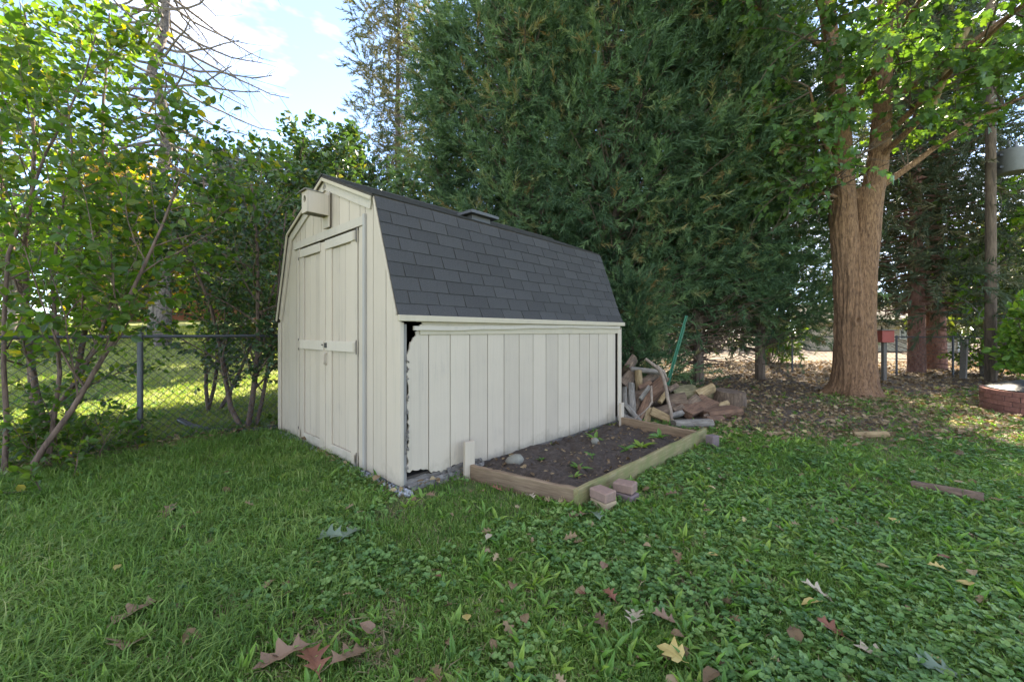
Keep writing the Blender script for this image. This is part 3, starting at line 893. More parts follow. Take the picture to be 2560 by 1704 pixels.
paver((0.68, 3.035, -0.052), 0.66, 'paver_red', 'reddish paver block with dark ring, topmost at the near bed corner', 0.02)
paver((0.905, 3.20, -0.142), 0.75, 'paver_dark', 'dark paver block underneath at the right of the two paver stacks')
paver((0.90, 3.215, -0.066), 0.95, 'paver_red', 'plain reddish paver block topping the right of the two paver stacks', -0.03)
paver((2.33, 4.70, -0.15), 0.5, 'paver_dark', 'dark paver block standing alone by the far bed corner', 0.0, (0.12, 0.10, 0.15))

# gravel along the front of the shed (uncountable)
import bmesh
bm = bmesh.new(); bmesh.ops.create_icosphere(bm, subdivisions=1, radius=1.0)
IV = np.array([v.co[:] for v in bm.verts]); IF = np.array([[v.index for v in f.verts] for f in bm.faces]); bm.free()
N = 420
gu = rng.uniform(-0.15, W + 0.7, N); gv = -np.abs(rng.normal(0.0, 0.055, N)) + 0.03
gp = A + gu[:, None] * U_ + gv[:, None] * V_
gp3 = np.concatenate([gp, (gz(gp[:, 0], gp[:, 1]) + 0.014)[:, None]], 1)
Rg = frames(rng.normal(size=(N, 3)), rng.normal(size=(N, 3)))
o = obj('gravel', [scatter(IV * np.array([1, .75, .55]), IF, gp3, Rg, rng.uniform(0.010, 0.032, N))], M['gravel'])
tag(o, 'blue-grey gravel along the foot of the shed front', 'gravel', kind='stuff')

# ------------------------------------------------------------------ firewood and other pieces behind the bed
def log(name, p0, p1, r0, r1, mat, label, group='firewood heap behind the shed', sides=14, flat=None, seed=0, cat='firewood'):
    """rough log or split chunk from p0 to p1; flat: list of (angle, depth) planes split off"""
    p0, p1 = np.array(p0, float), np.array(p1, float)
    ln = np.linalg.norm(p1 - p0); n = max(5, int(ln / 0.035))
    th = np.arange(sides) * 2 * PI / sides
    Z = np.linspace(0, ln, n)
    rr = r0 + (r1 - r0) * (Z / ln)
    V = []
    for i, z in enumerate(Z):
        pt = np.stack([np.cos(th), np.sin(th), np.full(sides, z * 6)], -1)
        k = rr[i] * (1 + 0.30 * (vnoise(pt * np.array([1.2, 1.2, .5]) + seed * 5.7 + 30, 1.0) - 0.5) + 0.22 * (vnoise(pt * np.array([4, 4, .6]) + seed * 3.3 + 50, 1.0) - 0.5))
        x, y = k * np.cos(th), k * np.sin(th)
        if flat:
            for fa, fd in flat:
                c, s = math.cos(fa), math.sin(fa)
                dp = x * c + y * s
                over = np.maximum(0, dp - fd * rr[i]); x = x - over * c; y = y - over * s
        zz = np.full(sides, z)
        if i in (0, n - 1): zz = zz + 0.02 * (vnoise(pt * 2.0 + seed, 1.0) - 0.5)
        V.append(np.stack([x, y, zz], -1))
    V = np.concatenate(V + [np.array([[0, 0, 0.0], [0, 0, ln]])])
    i, j = np.meshgrid(np.arange(n - 1), np.arange(sides), indexing='ij')
    a = i * sides + j; b = i * sides + (j + 1) % sides
    F = np.stack([a, b, b + sides, a + sides], -1).reshape(-1, 4)
    k = n * sides; jj = np.arange(sides)
    F2 = np.concatenate([np.stack([np.full(sides, k), (jj + 1) % sides, jj], -1), np.stack([np.full(sides, k + 1), (n - 1) * sides + jj, (n - 1) * sides + (jj + 1) % sides], -1)])
    o = obj(name, [(V, F), (V, F2)], M[mat], None, tuple(p0))
    o.rotation_euler = Vector(p1 - p0).to_track_quat('Z', 'Y').to_euler()
    tag(o, label, cat, group)
    return o
HALF = [(0.6, 0.25)]
WEDGE = [(0.6, 0.2), (2.4, 0.3)]
log('firewood_log', (1.69, 6.05, -0.10), (1.74, 6.25, 0.34), 0.050, 0.042, 'log_grey', 'grey upright stick log nearest the shed corner in the woodpile', seed=1)
log('firewood_log', (1.79, 6.02, -0.05), (1.85, 6.28, 0.40), 0.058, 0.047, 'log_grey', 'tall pale upright log, second from the shed corner in the woodpile', seed=2)
log('firewood_log', (1.70, 6.02, 0.10), (1.86, 5.88, -0.11), 0.046, 0.050, 'log_grey', 'grey log slanting down to the right behind the far bed board', seed=3)
log('firewood_log', (1.86, 5.95, -0.09), (2.12, 6.22, 0.25), 0.060, 0.055, 'log_red', 'dark reddish log leaning up to the right in the woodpile', seed=4)
log('firewood_log', (1.80, 6.06, -0.08), (2.0, 6.30, 0.19), 0.052, 0.05, 'log_brown', 'brown log leaning behind the dark reddish one in the woodpile', seed=5)
log('firewood_log', (1.60, 5.95, -0.02), (1.84, 5.80, -0.11), 0.045, 0.04, 'log_grey', 'short pale split stick lying low by the shed corner', seed=6, flat=HALF)
log('firewood_log', (1.96, 5.98, -0.13), (2.05, 6.10, 0.07), 0.085, 0.075, 'log_tan', 'left of two tan split wedges in front of the woodpile', seed=7, flat=WEDGE)
log('firewood_log', (2.10, 6.06, 0.03), (2.34, 5.93, -0.08), 0.10, 0.085, 'log_tan', 'right of two tan split wedges in front of the woodpile', seed=8, flat=WEDGE)
log('firewood_log', (2.06, 6.55, 0.20), (2.06, 6.62, 0.57), 0.062, 0.055, 'log_tan', 'upright tan log standing in the middle of the woodpile', seed=9)
spec = [((1.86, 6.75, 0.55), (2.06, 7.00, 0.72), .13, 'log_brown', 'topmost rotten chunk of the woodpile by the shed eave corner'),
        ((1.75, 6.50, 0.36), (2.0, 6.75, 0.55), .15, 'log_brown', 'big shredded brown chunk leaning on the shed back corner'),
        ((1.98, 6.72, 0.58), (2.50, 6.62, 0.53), .045, 'log_grey', 'thin grey branch lying across the top of the woodpile'),
        ((2.12, 6.70, 0.30), (2.40, 6.85, 0.47), .12, 'log_brown', 'brown chunk below the thin grey branch in the woodpile'),
        ((2.30, 6.75, 0.25), (2.58, 6.85, 0.46), .12, 'log_red', 'reddish chunk at the upper right of the woodpile'),
        ((2.16, 6.50, 0.12), (2.46, 6.55, 0.36), .13, 'log_red', 'large reddish split chunk right of the upright tan log'),
        ((1.90, 6.45, 0.10), (2.14, 6.55, 0.26), .13, 'log_brown', 'dark chunk behind the pale upright logs'),
        ((1.98, 6.36, -0.05), (2.18, 6.46, 0.14), .12, 'log_brown', 'brown chunk low in the middle of the woodpile'),
        ((2.22, 6.30, -0.10), (2.56, 6.40, -0.02), .12, 'log_brown', 'brown log lying on the ground behind the tan wedges'),
        ((1.70, 6.55, 0.0), (2.5, 6.85, 0.05), .16, 'log_brown', 'long dark log at the bottom back of the woodpile'),
        ((1.80, 6.70, 0.25), (2.3, 6.95, 0.30), .15, 'log_brown', 'dark log in the second layer of the woodpile')]
for k, (p0, p1, r, m_, lab) in enumerate(spec):
    log('firewood_log', p0, p1, r, r * .9, m_, lab, seed=11 + k, flat=[HALF, WEDGE, None][k % 3] if r > .1 else None)
log('firewood_log', (2.74, 7.0, 0.06), (3.18, 7.05, 0.10), 0.19, 0.18, 'log_moss', 'mossy greenish log lying behind the reddish split chunk', seed=31)
log('firewood_log', (2.66, 6.25, -0.02), (3.24, 6.62, 0.10), 0.15, 0.17, 'log_red', 'big orange-brown split chunk slanting right of the woodpile', seed=32, flat=[(1.9, .1), (-1.0, .5)])
log('firewood_log', (3.10, 6.85, 0.12), (3.42, 6.95, 0.25), 0.10, 0.10, 'log_tan', 'tan broken chunk atop the wood left of the log round', seed=33, flat=HALF)
log('firewood_log', (2.98, 6.30, -0.08), (3.56, 6.42, -0.03), 0.15, 0.14, 'log_red', 'dark red split log on the ground before the log round', seed=34, flat=[(1.6, .35)])
log('firewood_log', (2.52, 6.60, 0.02), (2.82, 6.55, 0.08), 0.15, 0.14, 'log_brown', 'dark hollow-looking chunk between the pole and orange chunk', seed=36)
log('firewood_log', (2.78, 6.50, 0.0), (3.0, 6.62, 0.10), 0.11, 0.11, 'log_brown', 'small brown chunk under the mossy log', seed=37, flat=HALF)
log('firewood_log', (2.24, 5.62, -0.085), (2.78, 5.66, -0.08), 0.095, 0.10, 'log_grey', 'grey bark-shedding log lying behind the far bed board end', seed=38, flat=[(1.5, .6)])
log('firewood_log', (2.84, 5.95, -0.10), (3.12, 6.02, -0.10), 0.075, 0.07, 'log_red', 'small pinkish block right of the grey bark-shedding log', seed=39, flat=HALF)
for k, (p0, p1, r, m_, lab) in enumerate([((2.36, 6.10, -.08), (2.60, 6.18, -.03), .05, 'log_grey', 'small grey split piece just right of the curved branch foot'), ((2.48, 6.22, .0), (2.66, 6.30, .06), .055, 'log_brown', 'small brown piece resting left of the orange-brown chunk'),
        ((2.30, 6.30, .10), (2.44, 6.36, .26), .04, 'log_tan', 'small tan splinter standing behind the curved branch'), ((1.93, 6.12, .18), (2.10, 6.20, .36), .045, 'log_grey', 'small grey piece wedged above the leaning reddish log'),
        ((2.0, 6.40, .32), (2.22, 6.50, .40), .05, 'log_red', 'small reddish piece below the upright tan log'), ((2.60, 6.75, .22), (2.78, 6.82, .30), .05, 'log_brown', 'small brown piece by the green post foot'),
        ((3.36, 6.62, -.02), (3.56, 6.70, .02), .06, 'log_tan', 'small tan piece at the foot of the upright log round'), ((2.90, 6.12, -.08), (3.04, 6.22, -.06), .05, 'log_brown', 'small dark piece between the grey and dark red logs')]):
    log('firewood_log', p0, p1, r, r * .9, m_, lab, seed=60 + k, flat=[HALF, WEDGE, None][k % 3], sides=10)
log('log_round', (3.82, 7.15, -0.16), (3.84, 7.14, 0.16), 0.27, 0.25, 'log_brown', 'upright cut log round standing at the right of the firewood', None, 24, seed=41, cat='log')
log('log_round', (3.50, 7.35, -0.16), (3.53, 7.33, 0.14), 0.17, 0.16, 'log_moss', 'darker log round just behind the upright cut round', None, 20, seed=42, cat='log')
log('cut_log', (4.38, 5.18, -0.12), (4.72, 5.08, -0.10), 0.045, 0.05, 'log_tan', 'short cut log lying alone in the leaf litter before the maple', None, 12, seed=43, cat='log')
log('weathered_log', (3.36, 3.40, -0.11), (3.62, 3.10, -0.115), 0.06, 0.075, 'log_brown', 'weathered root-like log half sunk in the lawn at right', None, 12, seed=44, cat='log')

br_ = np.array([(2.08, 6.30, 0.78), (2.16, 6.25, 0.71), (2.25, 6.2, 0.63), (2.285, 6.15, 0.54), (2.30, 6.1, 0.45), (2.31, 6.05, 0.32), (2.31, 6.0, 0.2), (2.33, 5.92, 0.03), (2.33, 5.9, -0.10)])
root = empty('curved_branch', (2.33, 5.9, -0.13))
tag(root, 'long curved bare branch leaning on the woodpile', 'branch')
obj('stem', tube(br_ - np.array([2.33, 5.9, -0.13]), [.02, .026, .03, .029, .027, .027, .026, .025, .022], 8), M['stick'], root, smooth=True)
obj('side_shoot', tube(np.array([(2.22, 6.2, 0.68), (2.30, 6.2, 0.60), (2.36, 6.24, 0.54), (2.41, 6.3, 0.45)]) - np.array([2.33, 5.9, -0.13]), [.022, .025, .024, .015], 8), M['stick'], root, smooth=True)
o = obj('thin_stick', tube([(1.56, 5.6, -0.11), (1.70, 5.70, -0.045), (1.88, 5.8, 0.04), (2.0, 5.9, 0.11), (2.06, 5.96, 0.17), (2.07, 6.0, 0.24), (2.10, 6.1, 0.38)], [.007, .008, .009, .012, .016, .019, .017], 7), M['stick'], smooth=True)
tag(o, 'thin pale stick reaching from the bed up into the woodpile', 'stick')
def tpost(name, p0, p1, w, label):
    p0, p1 = np.array(p0, float), np.array(p1, float); ln = float(np.linalg.norm(p1 - p0))
    root = empty(name, tuple(p0)); root.rotation_euler = Vector(p1 - p0).to_track_quat('Z', 'Y').to_euler()
    tag(root, label, 'metal post', 'green posts leaning by the woodpile')
    sec = [(-w, -.004), (w, -.004), (w, .004), (.005, .004), (.005, w * 1.2), (-.005, w * 1.2), (-.005, .004), (-w, .004)]
    obj_ng('post_rail', *prism(sec, 0, ln, 'z'), M['green_metal'], root)
tpost('green_post', (2.48, 6.78, -0.13), (2.98, 6.9, 1.47), 0.024, 'bright green metal post leaning against the conifers by the woodpile')
tpost('green_post', (2.56, 6.92, -0.13), (3.02, 7.05, 1.30), 0.012, 'thinner darker green post just behind the bright green one')

# ------------------------------------------------------------------ chain-link fence at the left
def chain_fence(name, p0, d, t0, t1, post_ts, h, label, pitch=0.085, wire=0.0030, rail_r=0.018, post_r=0.027, flat=None):
    root = empty(name, (p0[0], p0[1], float(gz(p0[0], p0[1]))))
    tag(root, label, 'fence')
    p0 = np.array(p0); d = np.array(d)
    pt = lambda t, z: (d[0] * t, d[1] * t, z)
    obj('top_rail', tube([pt(t0, h - .02), pt(t1, h - .02)], rail_r, 10), M['galv'], root, smooth=True)
    for t in post_ts:
        pp = obj('post', tube([pt(t, -0.2), pt(t, h)], post_r, 12), M['galv'], root, smooth=True)
        obj('post_cap', tube([pt(t, h + .001), pt(t, h + .02), pt(t, h + .03)], [post_r + .004, post_r + .003, .012], 12), M['galv'], pp, smooth=True)
    lst = []
    hh = h - .04; z0 = 0.03
    t = t0 - hh
    while t < t1:
        for s in (1, -1):
            a_t, a_z, b_t, b_z = t, z0, t + (hh - z0), hh
            lo, hi = max(a_t, t0), min(b_t, t1)
            if hi - lo < .02: continue
            za, zb = z0 + (lo - a_t), z0 + (hi - a_t)
            if s < 0: za, zb = hh - (za - z0), hh - (zb - z0)
            off = 0.003 * s
            pa = np.array(pt(lo, za)) + np.array([d[1], -d[0], 0]) * off; pb = np.array(pt(hi, zb)) + np.array([d[1], -d[0], 0]) * off
            lst.append(([pa, pb], wire))
        t += pitch
    m = obj('wire_mesh', tubes(lst, 3), M['galv'], root)
    tag(m, kind='stuff')
    return root
chain_fence('chain_link_fence', FA, FD, -4.6, 6.6, (-3.0, 0.0, 3.0, 6.0), 1.215, 'galvanised chain-link fence with top rail left of the shed')

# black drain pipe lying by the fence
PP = np.array([(-4.40, 5.36, 0.03), (-4.15, 5.24, -0.02), (-3.9, 5.13, -0.035), (-3.65, 5.06, -0.04), (-3.4, 5.06, -0.04), (-3.15, 5.10, -0.03), (-2.98, 5.16, -0.02)])
def smoothpath(P, n):
    P = np.asarray(P, float); t = np.linspace(0, len(P) - 1, n); k = np.minimum(t.astype(int), len(P) - 2); f = (t - k)[:, None]
    Pm = np.concatenate([[2 * P[0] - P[1]], P, [2 * P[-1] - P[-2]]])
    a, b, c, d = Pm[k], Pm[k + 1], Pm[k + 2], Pm[k + 3]
    return 0.5 * (2 * b + (c - a) * f + (2 * a - 5 * b + 4 * c - d) * f ** 2 + (3 * b - a - 3 * c + d) * f ** 3)
pth = smoothpath(PP, 90)
rad_ = 0.036 + 0.0035 * np.cos(np.arange(90) * PI)
o = obj('drain_pipe', tube(pth, rad_, 12, cap=False), M['plastic'], smooth=True)
tag(o, 'black corrugated drain pipe lying on the ground before the fence', 'pipe')

# ------------------------------------------------------------------ plants: templates
OV = np.array([(0, 0, 0), (-.26, .28, .04), (0, .30, -.03), (.26, .28, .04), (-.24, .62, .0), (0, .64, -.06), (.24, .62, .0), (0, 1.0, -.16)])
OF = np.array([(0, 2, 1), (0, 3, 2), (1, 2, 5), (1, 5, 4), (2, 3, 6), (2, 6, 5), (4, 5, 7), (5, 6, 7)])
DV = np.array([(0, 0, 0), (-.3, .5, .05), (0, 1, -.08), (.3, .5, .05)]); DF = np.array([(0, 3, 2), (0, 2, 1)])
def lobed(pts, curl=0.1):
    """leaf outline from half profile (x>0 points, y increasing) mirrored, as a fan about the midrib"""
    h = [(0, 0)] + pts
    V = [(0, y, 0.0) for _, y in h] + [(x, y, curl * x * 1.2 - 0.10 * y * y) for x, y in h] + [(-x, y, curl * x * 1.2 - 0.10 * y * y) for x, y in h]
    n = len(h)
    V = np.array(V); V[:n, 2] = -0.10 * V[:n, 1] ** 2
    F = []
    for i in range(n - 1):
        F += [(i, n + i, n + i + 1), (i, n + i + 1, i + 1), (i, 2 * n + i + 1, 2 * n + i), (i, i + 1, 2 * n + i + 1)]
    return V, np.array(F)
MV, MF = lobed([(.34, .02), (.52, .20), (.32, .27), (.60, .55), (.22, .50), (.22, .76), (0, 1.0)], 0.15)
QV, QF = lobed([(.05, .10), (.16, .20), (.30, .24), (.10, .34), (.14, .42), (.36, .58), (.30, .62), (.12, .62), (.16, .72), (.26, .86), (.10, .86), (0, 1.0)], 0.28)

CAMP = np.array([0, 0, CAMZ])
def leaf_things(root, tv, tf, pos, R, sc, tint, mat, n_parts=0, name='leaf', crown='crown', kind=None):
    """foliage: the n_parts leaves that show largest are parts of their own, the rest one crown mesh"""
    base = np.array(root.location)
    N = len(pos)
    idx = np.arange(N)
    sel = np.zeros(0, int)
    if n_parts:
        rel = pos - CAMP
        inv = (rel[:, 1] > 0.5) & (np.abs(rel[:, 0]) < 1.26 * rel[:, 1]) & (rel[:, 2] < 0.82 * rel[:, 1]) & (rel[:, 2] > -.86 * rel[:, 1])
        score = np.where(inv, sc / np.linalg.norm(rel, axis=1), 0)
        sel = np.argsort(-score)[:n_parts]
        ms = []
        for q_ in (0.08, 0.3, 0.5, 0.7, 0.9, 0.99):
            ms.append((q_, make_mesh(name, [(tv, tf)], mat, False, np.full(len(tv), q_))))
        for s in sel:
            me = min(ms, key=lambda m: abs(m[0] - tint[s]))[1]
            o = bpy.data.objects.new(name, me); COL.objects.link(o); o.parent = root
            m = Matrix([[*(R[s][r] * sc[s]), pos[s][r] - base[r]] for r in range(3)] + [[0, 0, 0, 1]])
            o.matrix_local = m
    keep = np.setdiff1d(idx, sel)
    V, F = scatter(tv, tf, pos[keep], R[keep], sc[keep])
    o = obj(crown, [(V - base, F)], mat, root, tint=np.repeat(tint[keep], len(tv)))
    if n_parts or kind: tag(o, kind='stuff')
    return o

class Grow:
    """simple branching: polylines with radii, and leaf sites on the last order"""
    def __init__(self, seed):
        self.r = np.random.default_rng(seed); self.tubes = []; self.sites = []; self.dirs = []
    def branch(self, p, d, ln, r0, order, spec):
        r = self.r; s = spec[order]
        n = s.get('n', 6); pts = [np.array(p, float)]; d = unit(d)
        for i in range(n):
            d = unit(d + r.normal(0, s.get('wob', .12), 3) + np.array([0, 0, s.get('trop', .05)]))
            pts.append(pts[-1] + d * ln / n)
        pts = np.array(pts)
        tp = s.get('taper', .35)
        self.tubes.append((pts, np.linspace(r0, max(r0 * tp, .0016), n + 1)))
        last = order == len(spec) - 1
        if s.get('leaves', 0):
            for k in range(s['leaves']):
                t = s.get('l0', .15) + (1 - s.get('l0', .15)) * (k + r.uniform(0, 1)) / s['leaves']
                x = min(t, .999) * n; i = int(x)
                q = pts[i] + (pts[i + 1] - pts[i]) * (x - i)
                ax = unit(pts[i + 1] - pts[i])
                side = unit(np.cross(ax, r.normal(size=3)))
                ld = unit(side * .8 + ax * .55 + np.array([0, 0, s.get('ldroop', -.15)]))
                self.sites.append(q); self.dirs.append(ld)
        if not last:
            c = spec[order + 1]
            for k in range(c['count']):
                t = c.get('t0', .25) + (c.get('t1', 1.0) - c.get('t0', .25)) * (k + r.uniform(.2, .8)) / c['count']
                x = min(t, .999) * n; i = int(x)
                q = pts[i] + (pts[i + 1] - pts[i]) * (x - i)
                ax = unit(pts[i + 1] - pts[i])
                side = unit(np.cross(ax, r.normal(size=3)))
                an = c.get('ang', .9) + r.normal(0, .15)
                cd = ax * math.cos(an) + side * math.sin(an)
                if 'bias' in c: cd = unit(cd + np.array(c['bias']) * .5)
                self.branch(q, cd, c['len'] * r.uniform(.6, 1.2) * (1 - .45 * t * c.get('short', 1)), r0 * (1 - t * (1 - tp)) * c.get('rr', .5), order + 1, spec)

def leafy(name, base, stems, spec, mat_l, mat_b, label, cat, leaf, lsize, seed, n_parts=0, group=None, up=0.6, tint_pow=1.0, sides=6, lname='leaf'):
    base = np.array([base[0], base[1], float(gz(base[0], base[1]))])
    root = empty(name, tuple(base)); tag(root, label, cat, group)
    g = Grow(seed)
    for (off, d, ln, r0) in stems:
        g.branch(base + np.array(off) - np.array([0, 0, .05]), np.array(d, float), ln, r0, 0, spec)
    big = [t for t in g.tubes if t[1][0] > .012]; small = [t for t in g.tubes if t[1][0] <= .012]
    loc = lambda lst: [(p - base, r) for p, r in lst]
    ns = len(stems)
    if big: obj('trunk', tubes(loc(big), 8), M[mat_b], root, smooth=True)
    if small: tag(obj('twigs' if big else 'stems', tubes(loc(small), 4), M[mat_b], root), kind='stuff')
    pos = np.array(g.sites); d = np.array(g.dirs); N = len(pos)
    nr = unit(g.r.normal(size=(N, 3)) * .55 + np.array([0, 0, up]))
    R = frames(d, nr)
    sc = g.r.uniform(.65, 1.15, N) * lsize
    tint = np.clip(g.r.random(N) ** tint_pow, 0, 1)
    leaf_things(root, leaf[0], leaf[1], pos, R, sc, tint, M[mat_l], n_parts, lname)
    return root

OVAL, DIA, MAPLE = (OV * np.array([1.15, 1, 1]), OF), (DV, DF), (MV, MF)
# sapling in the front left corner
spec_a = [dict(n=9, wob=.07, trop=.05, taper=.3),
          dict(count=15, t0=.22, len=1.2, ang=.75, rr=.5, n=6, wob=.12, trop=.06, short=.6),
          dict(count=9, t0=.12, len=.6, ang=.8, rr=.5, n=4, wob=.12, trop=.0, leaves=10, l0=.08)]
leafy('mulberry_sapling', (-4.10, 3.36), [((0, 0, 0), (.32, .12, 1), 3.2, .024), ((-.06, .25, 0), (-.05, .3, 1), 4.3, .020), ((-.25, .1, 0), (-.2, .1, 1), 4.6, .020)], spec_a,
      'l_sapling', 'bark_sapling', 'leafy sapling with forked reddish stems at the near left edge', 'tree', OVAL, .095, 21, 300)
spec_b = [dict(n=9, wob=.06, trop=.06, taper=.3),
          dict(count=15, t0=.12, len=1.35, ang=.8, rr=.45, n=6, wob=.12, trop=.05, short=.6),
          dict(count=10, t0=.1, len=.65, ang=.8, rr=.5, n=4, wob=.14, trop=-.02, leaves=10, l0=.08)]
leafy('mulberry_tree', (-5.75, 5.0), [((0, 0, 0), (.0, -.05, 1), 5.4, .035), ((.1, .1, 0), (-.1, .2, 1), 5.8, .035), ((-.1, 0, 0), (-.35, .15, 1), 5.6, .032), ((0, -.1, 0), (.38, .1, 1), 2.7, .03)], spec_b,
      'l_sapling', 'bark_sapling', 'tall leafy sapling clump beyond the fence at the left', 'tree', OVAL, .10, 22, 300)
leafy('mulberry_tree', (-4.75, 6.3), [((0, 0, 0), (.16, .1, 1), 3.7, .028), ((.1, -.1, 0), (-.25, .1, 1), 3.9, .028), ((.1, .1, 0), (.45, .1, 1), 3.2, .03)], spec_b,
      'l_sapling', 'bark_sapling', 'leafy sapling behind the fence post, lit yellow-green from behind', 'tree', OVAL, .085, 23, 150)
# two-stemmed shrub beside the shed
spec_c = [dict(n=8, wob=.09, trop=.07, taper=.35),
          dict(count=19, t0=.14, len=1.15, ang=.85, rr=.45, n=5, wob=.14, trop=.04, short=.5),
          dict(count=9, t0=.1, len=.42, ang=.8, rr=.5, n=4, wob=.16, trop=0, leaves=12, l0=.08)]
leafy('two_stemmed_shrub', (-3.42, 5.22), [((0, 0, 0), (-.06, .12, 1), 3.2, .036), ((-.06, .02, 0), (-.50, .05, 1), 2.9, .032), ((.05, .08, 0), (.08, .3, 1), 3.1, .026)], spec_c,
      'l_shrub', 'bark_sapling', 'two-stemmed leafy shrub growing through the fence beside the shed', 'shrub', OVAL, .072, 24, 200)
# dark tall shrubs behind the shed
spec_d = [dict(n=8, wob=.07, trop=.06, taper=.3),
          dict(count=17, t0=.15, len=1.4, ang=.8, rr=.45, n=5, wob=.14, trop=.1, short=.6),
          dict(count=11, t0=.1, len=.6, ang=.75, rr=.5, n=4, wob=.16, trop=.08, leaves=14, l0=.05)]
leafy('dark_leaved_tree', (-6.6, 12.0), [((0, 0, 0), (0, 0, 1), 6.2, .10), ((.1, 0, 0), (.30, 0, 1), 6.0, .09), ((-.1, 0, 0), (-.32, .1, 1), 6.0, .09), ((0, .1, 0), (.05, .3, 1), 5.6, .08)], [spec_d[0], dict(spec_d[1], len=2.1), dict(spec_d[2], len=.85)],
      'l_shrub', 'bark_brown', 'dark blue-green small-leaved tree rising behind the shed gable', 'tree', DIA, .21, 25, 0)
leafy('dark_leaved_tree', (-2.5, 9.0), [((0, 0, 0), (0, .05, 1), 4.0, .07), ((.1, 0, 0), (.3, .1, 1), 3.6, .06), ((-.1, 0, 0), (-.3, 0, 1), 4.2, .06)], spec_d,
      'l_shrub', 'bark_brown', 'dark leafy tree between the shed ridge and the tall conifers', 'tree', OVAL, .11, 26, 60)
# low growth along the fence foot
spec_e = [dict(n=4, wob=.2, trop=.0, taper=.4, leaves=6), dict(count=4, t0=.2, len=.3, ang=.8, rr=.6, n=3, wob=.2, trop=0, leaves=8, l0=.05)]
for k, (x, y, nst, ln, lab) in enumerate([(-4.2, 3.75, 9, .65, 'tangled low weeds around the sapling foot at the left edge'), (-3.95, 4.05, 7, .55, 'tangled low weeds left of the fence post'),
                                     (-4.6, 4.0, 9, .8, 'tall weeds behind the sapling at the left fence'), (-3.0, 5.35, 4, .28, 'small weeds at the back left corner of the shed'), (-3.85, 3.42, 4, .32, 'broad-leaved weeds with a pink bloom beside the sapling')]):
    rr_ = np.random.default_rng(50 + k)
    leafy('weed_clump', (x, y), [((rr_.normal(0, .12), rr_.normal(0, .12), 0), (rr_.normal(0, .5), rr_.normal(0, .5), 1), ln * rr_.uniform(.6, 1.2), .006) for _ in range(nst)], spec_e,
          'l_sapling', 'bark_sapling', lab, 'weeds', OVAL, .07, 60 + k, 0, 'weeds along the fence')

# ------------------------------------------------------------------ conifers
def spray_template(seed, n=28):
    r = np.random.default_rng(seed)
    V, F = [], []
    for i in range(n):
        t = (i + .5) / n
        base = np.array([0, t * .85, -.10 * t * t])
        a = r.uniform(0, 2 * PI)
        d = unit(np.array([math.cos(a) * .7, .8, math.sin(a) * .5]) + r.normal(0, .15, 3))
        l = (.27 * (1 - .45 * t) + .07) * r.uniform(.75, 1.25)
        w = unit(np.cross(d, r.normal(size=3))) * .023 * r.uniform(.7, 1.3)
        k = len(V)
        V += [base - w, base + w, base + d * l]
        F += [(k, k + 1, k + 2)]
    return np.array(V), np.array(F)
SPR = [spray_template(s) for s in range(5)]

